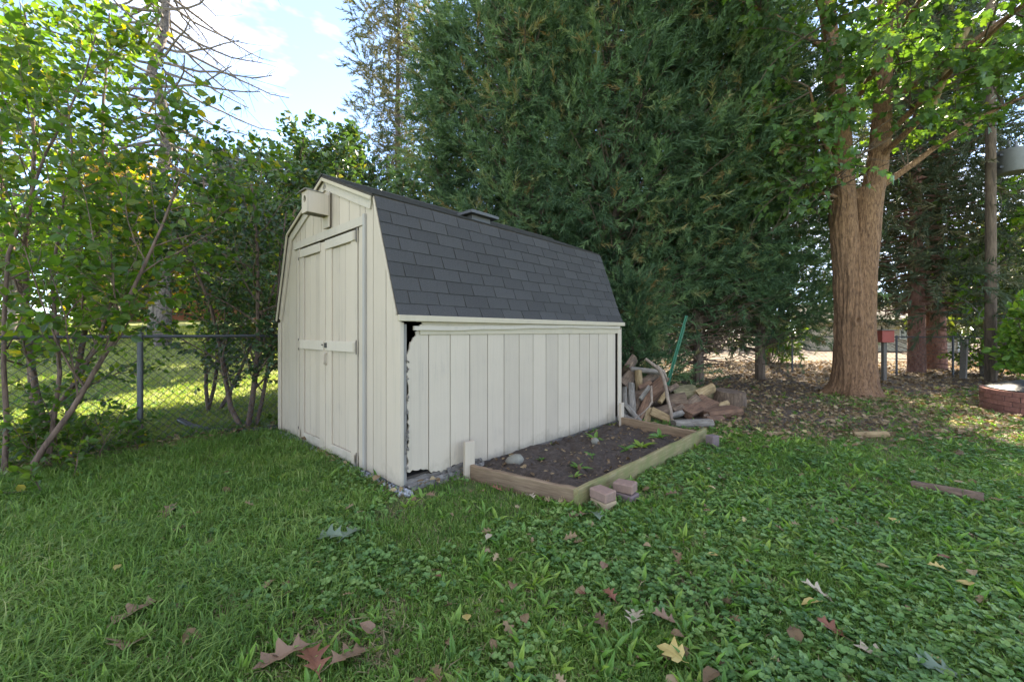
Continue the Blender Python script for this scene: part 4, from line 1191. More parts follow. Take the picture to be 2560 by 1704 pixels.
def conifer(name, base, H, rad, z0, label, seed, mat='l_conifer', bark='bark_brown', plumes=150, per=17, spray=.34, droop=0.15, top_pow=.75, trunk_r=.13, dead=30, cat='tree', group=None, shape=None, low=None, jitter=1.0):
    r = np.random.default_rng(seed)
    bz = float(gz(*base)); base = np.array([base[0], base[1], bz])
    root = empty(name, tuple(base)); tag(root, label, cat, group)
    pts = np.array([(0, 0, -.1)] + [(r.normal(0, .05) * t, r.normal(0, .05) * t, H * t) for t in np.linspace(.1, 1, 9)])
    obj('trunk', tubes([(pts, np.linspace(trunk_r, .015, len(pts)))], 10), M[bark], root, smooth=True)
    limbs, P, D, S, T = [], [], [], [], []
    for k in range(plumes):
        u = ((k + r.uniform(0, 1)) / plumes)
        z = z0 + (H - z0) * u
        tt = (z - z0) / (H - z0)
        env = rad * ((1 - tt) ** top_pow if shape is None else shape(tt))
        a = k * 2.39996 + r.normal(0, .35)
        env *= .58 + .86 * vnoise(np.array([math.cos(a) * 1.6 + seed, math.sin(a) * 1.6 + 3, z * .75]), 1.0) * jitter
        rr_ = env * r.uniform(.5, 1.0) ** .7
        od = np.array([math.cos(a), math.sin(a), 0])
        c = od * rr_ + np.array([0, 0, z])
        st = np.array([0, 0, max(.2, z - rr_ * (.45 if droop < .5 else -.05))])
        mid = (st + c) / 2 + np.array([0, 0, -.06 * rr_])
        limbs.append((np.array([st, mid, c]), np.array([.035 * (1 - tt) + .012, .018, .006])))
        ax = unit(od * .8 + np.array([0, 0, .45 - droop * 1.1]) + r.normal(0, .25, 3))
        m = max(4, int(per * (.8 + .35 * (1 - tt))))
        q = r.normal(0, 1, (m, 3)) * np.array([.155, .155, .135]) * (.7 + .5 * (1 - tt)) * (spray / .34)
        q = c + q + ax * r.uniform(-.36, .30, (m, 1)) * (spray / .34)
        dd = unit(ax * .6 + (q - c) * 3.2 + np.array([0, 0, .12]) + r.normal(0, .30, (m, 3)))
        P.append(q); D.append(dd); S.append(spray * r.uniform(.6, 1.2, m)); T.append(np.clip(r.normal(.45, .15, m) + .24 * r.normal(), 0, .93) + (r.random(m) < .02) * .5 + (r.random() < .03) * .4)
    obj('limbs', tubes(limbs, 5), M[bark], root)
    if dead:
        tw = []
        for k in range(dead):
            a = r.uniform(0, 2 * PI); z = r.uniform(.35, z0 + .9); l = rad * r.uniform(.35, .85)
            p0 = np.array([0, 0, z]); d = np.array([math.cos(a), math.sin(a), r.uniform(-.1, .4)])
            p1 = p0 + d * l * .5 + r.normal(0, .05, 3); p2 = p0 + d * l + np.array([0, 0, r.uniform(-.15, .2)]) + r.normal(0, .08, 3)
            tw.append((np.array([p0, p1, p2]), np.array([.014, .009, .003])))
            for _ in range(4):
                s = p1 + (p2 - p1) * r.uniform(0, .9); tw.append((np.array([s, s + (d * .6 + r.normal(0, .5, 3)) * r.uniform(.15, .45)]), np.array([.005, .0015])))
        obj('dead_twigs', tubes(tw, 4), M['twig_dead'], root)
    P, D, S, T = np.concatenate(P), np.concatenate(D), np.concatenate(S), np.clip(np.concatenate(T), 0, 1)
    if low is not None:
        keep = low(P + base); P, D, S, T = P[keep], D[keep], S[keep], T[keep]
    ch, ti = [], []
    kind = r.integers(0, len(SPR), len(P))
    for k, (tv, tf) in enumerate(SPR):
        s = kind == k
        if not s.any(): continue
        R = frames(D[s], r.normal(size=(s.sum(), 3)))
        ch.append(scatter(tv, tf, P[s], R, S[s])); ti.append(np.repeat(T[s], len(tv)))
    obj('crown', ch, M[mat], root, tint=np.concatenate(ti))
    return root
GC = 'tall dark conifers behind the shed'
col_shape = lambda t: min(1.0, .62 + 1.5 * t) * (1 - max(0, t - .72) / .28 * .8)
conifer('juniper_tree', (-1.85, 11.0), 10.0, 1.25, 1.0, 'narrow dark conifer at the left end of the conifer row', 101, plumes=270, per=14, spray=.46, group=GC)
conifer('juniper_tree', (0.35, 10.6), 10.9, 2.05, 0.9, 'tall dense conifer rising directly above the shed roof vent', 102, plumes=350, per=20, spray=.50, shape=col_shape, group=GC)
conifer('juniper_tree', (2.55, 10.0), 11.4, 2.2, 1.5, 'widest dense conifer right of the shed roof end', 103, plumes=350, per=20, spray=.50, shape=col_shape, dead=120, group=GC)
conifer('juniper_tree', (4.75, 10.3), 11.0, 2.05, 2.0, 'dense conifer behind the leaning green post', 104, plumes=350, per=20, spray=.50, shape=col_shape, dead=190, group=GC)
conifer('juniper_tree', (6.75, 11.0), 10.8, 1.75, 1.3, 'conifer at the right end of the row beside the maple trunk', 105, plumes=310, per=19, spray=.50, shape=col_shape, group=GC)
conifer('juniper_bush', (2.35, 8.3), 2.3, 1.0, 0.25, 'low dark conifer growth behind the woodpile', 106, plumes=110, per=16, spray=.36, dead=10, trunk_r=.04, cat='bush')
for (x, y, h_, rd_, sd_, lab) in [(0.0, 12.5, 11.6, 1.6, 121, 'shadowed conifer filling the gap between the narrow and tall ones'), (1.6, 12.4, 12.4, 2.0, 122, 'shadowed conifer behind the gap above the shed ridge'), (3.8, 12.4, 12.4, 2.1, 123, 'shadowed conifer behind the widest one'), (5.9, 12.8, 12.0, 2.0, 124, 'shadowed conifer behind the right end of the row')]:
    conifer('juniper_tree', (x, y), h_, rd_, 1.2, lab, sd_, plumes=230, per=11, spray=.68, shape=col_shape, dead=20, group=GC)
sp_shape = lambda t: (1 - t) ** .8 * .95 + .08
conifer('spruce_tree', (13.2, 13.2), 14, 2.7, 1.9, 'drooping dark spruce right behind the maple trunk', 111, 'l_spruce', 'bark_red', 260, 16, .72, .75, trunk_r=.24, low=lambda P: P[:, 0] < 15.0, dead=25, shape=sp_shape, group='spruces behind the maple')
conifer('spruce_tree', (15.1, 14.4), 15, 2.1, 2.0, 'reddish-trunked spruce second right of the maple trunk', 112, 'l_spruce', 'bark_red', 240, 16, .70, .75, trunk_r=.30, low=lambda P: P[:, 0] < 16.3, dead=25, shape=sp_shape, group='spruces behind the maple')
conifer('spruce_tree', (11.6, 18.5), 15, 2.8, 1.6, 'far spruce seen in the gap left of the maple trunk', 113, 'l_spruce', 'bark_brown', 180, 13, .7, .7, trunk_r=.22, dead=0, shape=sp_shape, group='spruces behind the maple')
conifer('thin_spruce', (-6.2, 22.0), 22, 2.5, 4.0, 'thin see-through spruce with bare trunk left of the conifer row', 114, 'l_thin', 'bark_dead', 230, 13, .8, .35, trunk_r=.27, dead=70, shape=lambda t: .55 + .35 * (1 - t))

# ------------------------------------------------------------------ dead bare spruce at the upper left
ds_b = np.array([-13.3, 15.4]); dz_ = float(gz(*ds_b))
root = empty('dead_spruce', (ds_b[0], ds_b[1], dz_)); tag(root, 'bare dead spruce with drooping leafless branches against the sky', 'tree')
r = np.random.default_rng(77)
pts = np.array([(0.02 * k * r.normal(), .02 * k * r.normal(), -.1 + k * 1.5) for k in range(13)])
obj('trunk', tubes([(pts, np.linspace(.27, .07, 13))], 14), M['bark_dead'], root, smooth=True)
lim, twg = [], []
for k in range(120):
    z = 3.2 + 14.0 * (k / 120) ** .95
    a = k * 2.4 + r.normal(0, .3); l = (6.6 - .26 * (z - 3)) * r.uniform(.65, 1.1)
    d = np.array([math.cos(a), math.sin(a), 0])
    n = 7; t = np.linspace(0, 1, n)[:, None]
    P_ = np.array([0, 0, z]) + d * l * t + np.array([0, 0, 1]) * (-.30 * l * t ** 1.0 + .16 * l * t ** 3.0) + np.cumsum(r.normal(0, .05, (n, 3)), 0) * (t > 0)
    lim.append((P_, np.linspace(.055, .016, n)))
    for _ in range(13):
        x = r.uniform(.2, 1) * (n - 1); i = min(int(x), n - 2); s = P_[i] + (P_[i + 1] - P_[i]) * (x - i)
        e = s + (d * .5 + r.normal(0, .55, 3) + np.array([0, 0, -.25])) * r.uniform(.25, .8)
        twg.append((np.array([s, (s + e) / 2 + r.normal(0, .04, 3), e]), np.array([.012, .009, .006])))
obj('limbs', tubes(lim, 5), M['bark_dead'], root)
obj('twigs', tubes(twg, 3), M['bark_dead'], root)

# ------------------------------------------------------------------ maple
mb = np.array([7.25, 8.55]); mz = float(gz(*mb))
maple = empty('maple_tree', (mb[0], mb[1], mz)); tag(maple, 'large maple with ridged brown trunk forking into two stems', 'tree')
def trunk_surface(zs, cen, radf, nth=150, ridges=1.0, flare=None):
    th = np.linspace(0, 2 * PI, nth, endpoint=False)
    V = []
    for z, c in zip(zs, cen):
        r0 = radf(z, th)
        s = np.stack([np.cos(th) * 1.0, np.sin(th) * 1.0, np.full(nth, z * .16)], -1)
        wob = (vnoise(np.stack([th * 0 + 5, th * 0, np.full(nth, z * 1.7)], -1), 1.0) - .5) * .16
        a2 = th + wob + .10 * (vnoise(s * np.array([3, 3, 9]) + 8, 1.0) - .5)
        nn = np.stack([np.cos(a2) * 7.5, np.sin(a2) * 7.5, np.full(nth, z * .9)], -1)
        rd = np.abs(vnoise(nn + 11, 1.0) - .5) * 2
        n2 = np.stack([np.cos(a2) * 15, np.sin(a2) * 15, np.full(nth, z * 2.2)], -1)
        rd2 = np.abs(vnoise(n2 + 21, 1.0) - .5) * 2
        rr = r0 + ridges * (.036 * (rd - .3) + .024 * (rd2 - .3)) + .03 * (vnoise(s * 2 + 3, 1.0) - .5)
        V.append(np.stack([c[0] + rr * np.cos(th), c[1] + rr * np.sin(th), np.full(nth, z)], -1))
    n = len(zs); V = np.concatenate(V)
    i, j = np.meshgrid(np.arange(n - 1), np.arange(nth), indexing='ij')
    a = i * nth + j; b = i * nth + (j + 1) % nth
    return V, np.stack([a, b, b + nth, a + nth], -1).reshape(-1, 4)
R_T = 0.305
def lower_r(z, th):
    # union of two stems drifting apart towards the fork, star-shaped about the middle
    sp = .035 + .215 * ss((z - 1.3) / 3.1)
    r1 = R_T - .085 * ss((z - 1.2) / 3.0)
    ax = math.radians(-8)
    def hit(cx, rr):
        px, py = cx * math.cos(ax), cx * math.sin(ax)
        bq = np.cos(th) * px + np.sin(th) * py
        disc = bq * bq - (px * px + py * py - rr * rr)
        return np.where(disc > 0, bq + np.sqrt(np.maximum(disc, 0)), 0)
    r_ = np.maximum(hit(-sp, r1), hit(sp, r1))
    fl = .17 * np.exp(-np.maximum(z, 0) / .17) * (1 + .5 * np.sin(th * 3 + 1) + .3 * np.sin(th * 5)) + .05 * np.exp(-np.maximum(z, 0) / .8)
    k = np.where(z < 2.05, 1, 1)
    knot = .055 * np.exp(-((z - 1.55) / .11) ** 2) * np.exp(-((np.angle(np.exp(1j * (th - math.radians(-122))))) / .24) ** 2)
    hole = .11 * np.exp(-((z - 1.57) / .045) ** 2) * np.exp(-((np.angle(np.exp(1j * (th - math.radians(-122))))) / .085) ** 2)
    return r_ + fl + knot - hole
zs = np.concatenate([np.linspace(-.1, 2.2, 120), np.linspace(2.23, 4.35, 70)])
obj('trunk', [trunk_surface(zs, [(0, 0)] * len(zs), lower_r)], M['bark_maple'], maple, smooth=True)
ZF = 3.7
def leader(path, r0, r1, nm='leader'):
    P_ = smoothpath(path, 90)
    rad = np.linspace(r0, r1, 90)
    V, F = [], None
    zs = P_[:, 2]; cen = P_[:, :2]
    fr_ = {round(float(z), 6): rv for z, rv in zip(zs, rad)}
    obj(nm, [trunk_surface(zs, cen, lambda z, th: np.full(len(th), fr_[round(float(z), 6)]), 90, .6)], M['bark_maple'], maple, smooth=True)
leader([(-.20, .03, 3.3), (-.23, .03, 4.2), (-.26, .05, 5.2), (-.34, .1, 6.6), (-.42, .2, 8.4), (-.4, .3, 11)], .24, .11)
leader([(.19, -.03, 3.2), (.29, -.04, 4.0), (.45, -.05, 5.0), (.58, 0, 6.2), (.74, .1, 8), (1.0, .3, 10.5)], .235, .09)
MB = np.array([mb[0], mb[1], mz])
limbs = [smoothpath([(.45, -.05, 4.35), (.95, -.25, 4.75), (1.7, -.4, 5.35), (2.7, -.5, 5.9), (4.2, -.7, 6.5)], 14),
         smoothpath([(-.30, 0, 4.30), (-.75, -.35, 4.75), (-1.2, -.6, 5.3), (-1.7, -1.0, 5.9)], 10),
         smoothpath([(-.28, 0, 4.15), (-.9, -.15, 4.25), (-1.6, -.3, 4.45)], 8),
         smoothpath([(.5, 0, 6.0), (1.2, -.7, 6.6), (2.1, -1.3, 7.3), (3.2, -1.8, 8.0)], 10),
         smoothpath([(-.4, .1, 6.2), (-1.2, -.8, 6.9), (-2.2, -1.7, 7.4), (-3.2, -2.4, 7.7)], 10),
         smoothpath([(.4, 0, 5.2), (.6, -.9, 5.8), (.7, -1.9, 6.3), (.6, -3.0, 6.6)], 10),
         smoothpath([(-.3, 0, 5.6), (-.5, -1.0, 6.2), (-.8, -2.2, 6.6), (-1.0, -3.4, 6.8)], 10),
         smoothpath([(.6, 0, 7.0), (1.4, .6, 7.8), (2.4, 1.2, 8.4)], 8),
         smoothpath([(-.4, .2, 7.4), (-1.4, .4, 8.3), (-2.6, .6, 9.0)], 8),
         smoothpath([(.7, .1, 8), (1.2, -1.2, 8.8), (1.6, -2.6, 9.2)], 8),
         smoothpath([(-.4, .2, 8.4), (-.6, -1.2, 9.2), (-1.0, -2.6, 9.6)], 8),
         smoothpath([(.9, .3, 9.6), (1.4, .2, 10.8), (2, 0, 11.8)], 6),
         smoothpath([(-.4, .3, 10.4), (-.8, .2, 11.4), (-1.2, 0, 12.2)], 6)]
lr = [.07, .06, .05, .07, .07, .06, .06, .06, .06, .06, .06, .06, .06]
obj('limbs', tubes([(P_, np.linspace(a, a * .3, len(P_))) for P_, a in zip(limbs, lr)], 9), M['bark_maple'], maple, smooth=True)
o = obj('broken_limb', tubes([(np.array([(.55, -1.05, 5.5), (.75, -1.05, 6.0), (1.05, -1.05, 6.7), (1.28, -1.06, 7.1)]), np.array([.05, .055, .06, .045]))], 8), M['log_tan'], maple, smooth=True)
obj('limbs_broken_base', tubes([(np.array([(.42, 0, 4.9), (.45, -.6, 5.2), (.55, -1.05, 5.5)]), np.array([.06, .055, .05]))], 8), M['bark_maple'], maple, smooth=True)
g = Grow(31)
spm = [dict(n=5, wob=.16, trop=.0, taper=.3, leaves=5, l0=.3), dict(count=5, t0=.15, len=.75, ang=.85, rr=.5, n=4, wob=.18, trop=-.05, leaves=6, l0=.1, ldroop=-.45)]
for P_, a in zip(limbs, lr):
    n = len(P_)
    for k in range(24):
        x = g.r.uniform(.22, 1.0) * (n - 1); i = min(int(x), n - 2)
        s = P_[i] + (P_[i + 1] - P_[i]) * (x - i)
        ax = unit(P_[i + 1] - P_[i]); d = unit(ax * .6 + unit(np.cross(ax, g.r.normal(size=3))) + np.array([0, 0, -.15]))
        g.branch(s + MB, d, g.r.uniform(.8, 1.7), .016, 0, spm)
obj('twigs', tubes([(p - MB, r_2) for p, r_2 in g.tubes], 4), M['bark_brown'], maple)
pos = np.array(g.sites); dirs_ = np.array(g.dirs)
kp = ~((pos[:, 2] < 5.0) & (np.abs(pos[:, 0] - mb[0] - .1) < 1.0)) & (pos[:, 2] > 3.6) & ~((pos[:, 0] - mb[0] > .9) & (pos[:, 2] - mz < 4.75 + .50 * (pos[:, 0] - mb[0] - .95)))
pos, dirs_ = pos[kp], dirs_[kp]; N = len(pos)
Rm = frames(unit(dirs_ + np.array([0, 0, -.35])), unit(g.r.normal(size=(N, 3)) * .5 + np.array([0, -.25, .9])))
leaf_things(maple, MV * .85, MF, pos, Rm, g.r.uniform(.12, .20, N), np.clip(g.r.beta(2.0, 2.4, N), 0, 1), M['l_maple'], 300)

# ------------------------------------------------------------------ things to the right: fire pit, posts, bushes, fence, pole
pit = empty('brick_fire_pit', (8.92, 6.40, float(gz(8.92, 6.4)))); tag(pit, 'round red brick fire pit at the right edge', 'fire pit')
RO, RI = 1.0, 0.89
th = np.linspace(0, 2 * PI, 49)[:-1]
ring = []
for (rr_, z) in ((RO - .012, 0), (RO - .012, .375), (RI + .01, .375), (RI + .01, 0)):
    ring.append(np.stack([rr_ * np.cos(th), rr_ * np.sin(th), np.full(48, z)], -1))
V = np.concatenate(ring); F = []
for k in range(3):
    for i in range(48):
        j = (i + 1) % 48; F.append((k * 48 + i, k * 48 + j, (k + 1) * 48 + j, (k + 1) * 48 + i))
obj('mortar_core', [(V, F)], M['mortar'], pit)
nb, hc_ = 30, 0.0745
bmeshes = []
for c in range(5):
    for k in range(nb):
        a0 = (k + .5 * (c % 2)) * 2 * PI / nb; a1 = a0 + 2 * PI / nb - .016
        aa = np.linspace(a0, a1, 3); P_ = []
        ro = RO + r_.uniform(-.004, .008)
        for z in (c * (hc_ + .004) + .002, c * (hc_ + .004) + hc_):
            for a in aa: P_.append((ro * math.cos(a), ro * math.sin(a), z))
            for a in aa[::-1]: P_.append((RI * math.cos(a), RI * math.sin(a), z))
        F = [(0, 5, 4, 1), (1, 4, 3, 2), (6, 7, 10, 11), (7, 8, 9, 10)] + [(i, (i + 1) % 6, (i + 1) % 6 + 6, i + 6) for i in range(6)]
        obj('brick', [(P_, F)], M['brick'], pit)
lid = empty('fire_pit_lid', (8.92, 6.40, float(gz(8.92, 6.4)) + .396)); tag(lid, 'dark domed metal cover on the brick fire pit', 'lid')
prof = [(.94, .0), (.94, .012), (.91, .02), (.78, .07), (.58, .125), (.32, .16), (.08, .175), (0.001, .176)]
V = np.concatenate([np.stack([a * np.cos(th), a * np.sin(th), np.full(48, z)], -1) for a, z in prof]); F = []
for k in range(len(prof) - 1):
    for i in range(48):
        j = (i + 1) % 48; F.append((k * 48 + i, k * 48 + j, (k + 1) * 48 + j, (k + 1) * 48 + i))
obj('dome', [(V, F)], M['lid'], lid, smooth=True)
obj('knob', tube([(0, 0, .174), (0, 0, .20), (0, 0, .22)], [.012, .022, .018], 10), M['lid'], lid, smooth=True)

for k, (x, y, w_, h_, lean, lab) in enumerate([(12.6, 11.3, .13, 1.15, .12, 'leaning grey wooden post beside the bright green bush')]):
    V, F = cham(-w_ / 2, w_ / 2, -w_ / 2, w_ / 2, -.1, h_, .012)
    o = obj('wooden_post', [(V, F)], M['oldwood'], None, (x, y, float(gz(x, y))), (0, lean, .5)); tag(o, lab, 'post')
rb = empty('red_box_on_post', (9.75, 10.6, float(gz(9.75, 10.6)))); tag(rb, 'small red wooden box on a post just right of the maple trunk', 'bird house')
M['red'] = mat_simple('red_paint', (0.26, 0.045, 0.03), 0.6)
obj('post', [cham(-.045, .045, -.045, .045, -.1, 1.05, .008)], M['oldwood'], rb)
obj('box', [cham(-.16, .16, -.13, .13, 1.052, 1.36, .008)], M['red'], rb)
obj('roof', [cham(-.20, .20, -.17, .17, 1.362, 1.39, .006)], M['oldwood'], rb)
chain_fence('chain_link_fence', (10.6, 12.9), (.93, -.37), -1.5, 6.5, (-1.4, 1.3, 2.6, 5.0), 1.2, 'chain-link fence with pale posts behind the maple at right', pitch=.12, wire=.003)

leafy('bright_bush', (12.5, 9.5), [((r_.uniform(-.3, .3), r_.uniform(-.3, .3), 0), (r_.uniform(-.5, .5), r_.uniform(-.5, .3), 1), 1.9, .02) for _ in range(8)],
      [dict(n=5, wob=.12, trop=.03, taper=.4), dict(count=9, t0=.15, len=.8, ang=.8, rr=.5, n=4, wob=.15, trop=0, leaves=5), dict(count=4, t0=.15, len=.4, ang=.8, rr=.5, n=3, wob=.15, trop=-.05, leaves=6, l0=.05)],
      'l_bush', 'bark_brown', 'bright green leafy bush at the right edge behind the fire pit', 'bush', OVAL, .16, 81, 120)
leafy('bright_bush', (11.6, 17.5), [((r_.uniform(-.3, .3), r_.uniform(-.3, .3), 0), (r_.uniform(-.7, .7), r_.uniform(-.5, .3), 1), 1.7, .02) for _ in range(8)],
      [dict(n=5, wob=.12, trop=.03, taper=.4), dict(count=9, t0=.1, len=.9, ang=.8, rr=.5, n=4, wob=.15, trop=0, leaves=5), dict(count=4, t0=.15, len=.4, ang=.8, rr=.5, n=3, wob=.15, trop=-.05, leaves=6, l0=.05)],
      'l_bush', 'bark_brown', 'sunlit yellow-green bush seen left of the maple trunk foot', 'bush', DIA, .15, 82, 0)
leafy('bright_bush', (14.4, 12.2), [((r_.uniform(-.3, .3), r_.uniform(-.3, .3), 0), (r_.uniform(-.7, .7), r_.uniform(-.5, .3), 1), 1.4, .02) for _ in range(7)],
      [dict(n=5, wob=.12, trop=.03, taper=.4), dict(count=9, t0=.1, len=.8, ang=.8, rr=.5, n=4, wob=.15, trop=0, leaves=5), dict(count=4, t0=.15, len=.4, ang=.8, rr=.5, n=3, wob=.15, trop=-.05, leaves=6, l0=.05)],
      'l_bush', 'bark_brown', 'low green bush behind the chain-link fence at right', 'bush', DIA, .13, 83, 0)
spec_t = [dict(n=9, wob=.05, trop=.06, taper=.3), dict(count=15, t0=.18, len=2.2, ang=.95, rr=.4, n=5, wob=.12, trop=.0, short=.6), dict(count=8, t0=.15, len=.9, ang=.8, rr=.45, n=4, wob=.15, trop=-.08, leaves=9, l0=.05)]
leafy('pale_trunked_tree', (14.1, 12.0), [((0, 0, 0), (.02, .02, 1), 4.5, .15)], spec_t, 'l_bush', 'bark_grey', 'pale-trunked leafy tree at the right edge beside the utility pole', 'tree', MAPLE, .17, 84, 0)

pole = empty('utility_pole', (12.43, 10.5, float(gz(12.43, 10.5)))); tag(pole, 'grey wooden utility pole with a transformer at the right edge', 'utility pole')
obj('pole_shaft', tube([(0, 0, -.1), (0, 0, 10)], [.115, .09], 14), M['bark_brown'], pole, smooth=True)
TX, TY, TZ = .44, -.10, 5.42
tr = obj('transformer', tube([(TX, TY, TZ), (TX, TY, TZ + .03), (TX, TY, TZ + .55), (TX, TY, TZ + .58), (TX, TY, TZ + .63)], [.24, .265, .265, .275, .08], 20), M['vent_grey'], pole, smooth=True)
for sx in (-.09, .09):
    obj('bushing', tube([(TX + sx, TY, TZ + .61), (TX + sx, TY, TZ + .69), (TX + sx, TY, TZ + .73), (TX + sx, TY, TZ + .82)], [.025, .04, .025, .032], 8), M['vent_grey'], tr, smooth=True)
obj('bracket', [box(.09, TX - .22, TY - .03, TY + .03, TZ + .12, TZ + .17)], M['galv'], pole)
obj('bracket', [box(.09, TX - .22, TY - .03, TY + .03, TZ + .43, TZ + .48)], M['galv'], pole)

# ------------------------------------------------------------------ far buildings
def house(name, loc, rz, w, d, hw, hr, mw, mr, label, wins, door_x=None):
    root = empty(name, loc, rz); tag(root, label, 'building')
    obj('wall', [box(-w / 2, w / 2, 0, d, -1, hw)], mw, root)
    Vv, Ff = prism([(-.5, hw - .1), (d / 2, hw + hr), (d + .5, hw - .1), (d + .5, hw + .08), (d / 2, hw + hr + .2), (-.5, hw + .08)], -w / 2 - .4, w / 2 + .4, 'x')
    obj_ng('roof', Vv, Ff, mr, root)
    Vv, Ff = prism([(0, hw), (d / 2, hw + hr - .05), (d, hw)], -w / 2, w / 2, 'x')
    obj_ng('gable_wall', Vv, Ff, mw, root)
    for (x, z, ww, hh) in wins:
        f = obj('window', [box(x - ww / 2 - .06, x + ww / 2 + .06, -.05, .02, z - hh / 2 - .06, z + hh / 2 + .06)], M['whitep'], root)
        for sx in (-1, 1):
            obj('pane', [box(x + (0.02 if sx > 0 else -ww / 2), x + (ww / 2 if sx > 0 else -.02), -.065, -.052, z - hh / 2, z + hh / 2)], M['glass'], f)
    obj('downspout', [box(w / 2 - .2, w / 2 - .1, -.12, -.02, -.5, hw)], M['whitep'], root)
    return root
M['whitep'] = mat_simple('white_trim', (0.75, 0.74, 0.71), 0.6)
M['glass'] = mat_simple('window_glass', (0.05, 0.06, 0.07), 0.08)
M['terra'] = mat_simple('terracotta_wall', (0.33, 0.13, 0.085), 0.9)
M['creamw'] = mat_simple('cream_wall', (0.55, 0.48, 0.38), 0.9)
M['roofg'] = mat_simple('grey_roof', (0.20, 0.19, 0.18), 0.95)
house('brick_house', (-26, 33, float(gz(-26, 33))), .35, 15, 9, 3.0, 2.6, M['terra'], M['roofg'], 'terracotta brick house with white trim beyond the left trees', [(-5, 1.7, 1.4, 1.3), (-1.5, 1.7, 1.4, 1.3), (2, 1.7, 1.4, 1.3), (5.5, 1.7, 1.4, 1.3)])
house('cream_garage', (25.5, 28, -.15), -.5, 8, 7, 2.1, 1.3, M['creamw'], M['roofg'], 'low cream garage with grey roof behind the maple', [(-1.8, 1.3, .9, .8), (1.5, 1.3, .9, .8)])

# ------------------------------------------------------------------ far trees
def far_tree(name, base, H, R_, z0, mat, label, seed, n=5200, size=.30, group='trees beyond the gardens', bark='bark_grey', tr=.22, flat=.85):
    r = np.random.default_rng(seed)
    bz = float(gz(*base)); root = empty(name, (base[0], base[1], bz)); tag(root, label, 'tree', group)
    lim = [(np.array([(0, 0, -.2), (r.normal(0, .1), r.normal(0, .1), H * .4), (r.normal(0, .3), r.normal(0, .3), H * .9)]), np.array([tr, tr * .7, .03]))]
    cl = []
    for k in range(34):
        u = r.normal(size=3); u /= np.linalg.norm(u)
        c = u * np.array([R_, R_, (H - z0) / 2]) * r.uniform(.45, .9) + np.array([0, 0, (H + z0) / 2])
        cl.append(c); lim.append((np.array([(0, 0, max(z0 * .8, c[2] - R_ * .7)), c * .5 + np.array([0, 0, c[2] * .45]), c]), np.array([.07, .04, .015])))
    obj('trunk', tubes(lim, 7), M[bark], root, smooth=True)
    cl = np.array(cl); ci = r.integers(0, len(cl), n)
    p = cl[ci] + r.normal(0, 1, (n, 3)) * R_ * np.array([.23, .23, .17])
    Rr = frames(unit(r.normal(size=(n, 3)) + np.array([0, 0, -.3])), unit(r.normal(size=(n, 3)) * .7 + np.array([0, 0, .6])))
    ct = r.random(len(cl))
    V, F = scatter(DV, DF, p, Rr, r.uniform(.6, 1.3, n) * size)
    obj('crown', [(V, F)], M[mat], root, tint=np.repeat(np.clip(.55 * ct[ci] + .45 * r.random(n), 0, 1), 4))
    return root
far_tree('autumn_tree', (-23.5, 24), 11.5, 3.4, 3.0, 'l_autumn', 'yellow-orange autumn tree beyond the left saplings', 201)
far_tree('autumn_tree', (-14.5, 28), 9.0, 3.2, 2.6, 'l_autumn', 'golden tree glowing behind the dark shrubs left of the shed', 202)
far_tree('dark_tree', (-8.9, 19.4), 10.0, 2.7, 2.0, 'l_shrub', 'tall dark leafy tree rising left of the shed peak', 216, 7500, .27)
far_tree('dark_tree', (-6.9, 19.8), 8.6, 2.3, 1.6, 'l_shrub', 'dark leafy tree just left of the thin spruce', 217, 6000, .27)
far_tree('dark_tree', (-11.9, 18.2), 9.4, 2.6, 2.0, 'l_shrub', 'dark leafy tree right of the dead spruce', 218, 6500, .27)
far_tree('sunlit_tree', (-13.4, 20.5), 6.0, 2.2, 1.6, 'l_bush', 'small sunlit yellow-green tree beyond the dead spruce trunk', 213, 4200, .26)
far_tree('autumn_tree', (-16.5, 18.5), 7.2, 2.7, 1.8, 'l_autumn', 'smaller golden tree glimpsed through the left saplings', 214, 4200, .26)
far_tree('sunlit_tree', (-21, 17), 8.0, 3.0, 1.8, 'l_bush', 'sunlit yellow-green tree at the left edge beyond the fence', 215, 4800, .26)
far_tree('green_tree', (-30, 20), 12, 3.8, 2.4, 'l_far', 'green tree at the far left edge', 203)
far_tree('autumn_tree', (-7.6, 27), 8.2, 3.0, 2.2, 'l_autumn', 'orange-tinted tree behind the shed peak', 204)
far_tree('green_tree', (-2.0, 30), 9.5, 3.6, 2.0, 'l_far', 'green tree behind the thin spruce', 205)
far_tree('green_tree', (-19, 33), 9.0, 4.0, 2.4, 'l_far', 'green tree beside the terracotta house', 206)
far_tree('green_tree', (4.5, 31), 10, 4.2, 1.2, 'l_far', 'green tree far behind the conifer row', 207)
far_tree('green_tree', (12, 33), 10, 4.2, 1.2, 'l_far', 'green tree far behind, left of the garage', 208)
far_tree('green_tree', (19.5, 34), 11, 4.5, 1.5, 'l_far', 'green tree behind the cream garage', 209)
far_tree('green_tree', (26, 22), 7.2, 3.4, 1.0, 'l_far', 'dense green tree behind the utility pole', 210)
far_tree('autumn_tree', (32, 26), 9, 3.6, 1.5, 'l_autumn', 'golden tree at the far right edge', 211)
far_tree('green_tree', (21.8, 17), 6.0, 2.6, 0.8, 'l_far', 'green tree at the right edge below the transformer', 212)
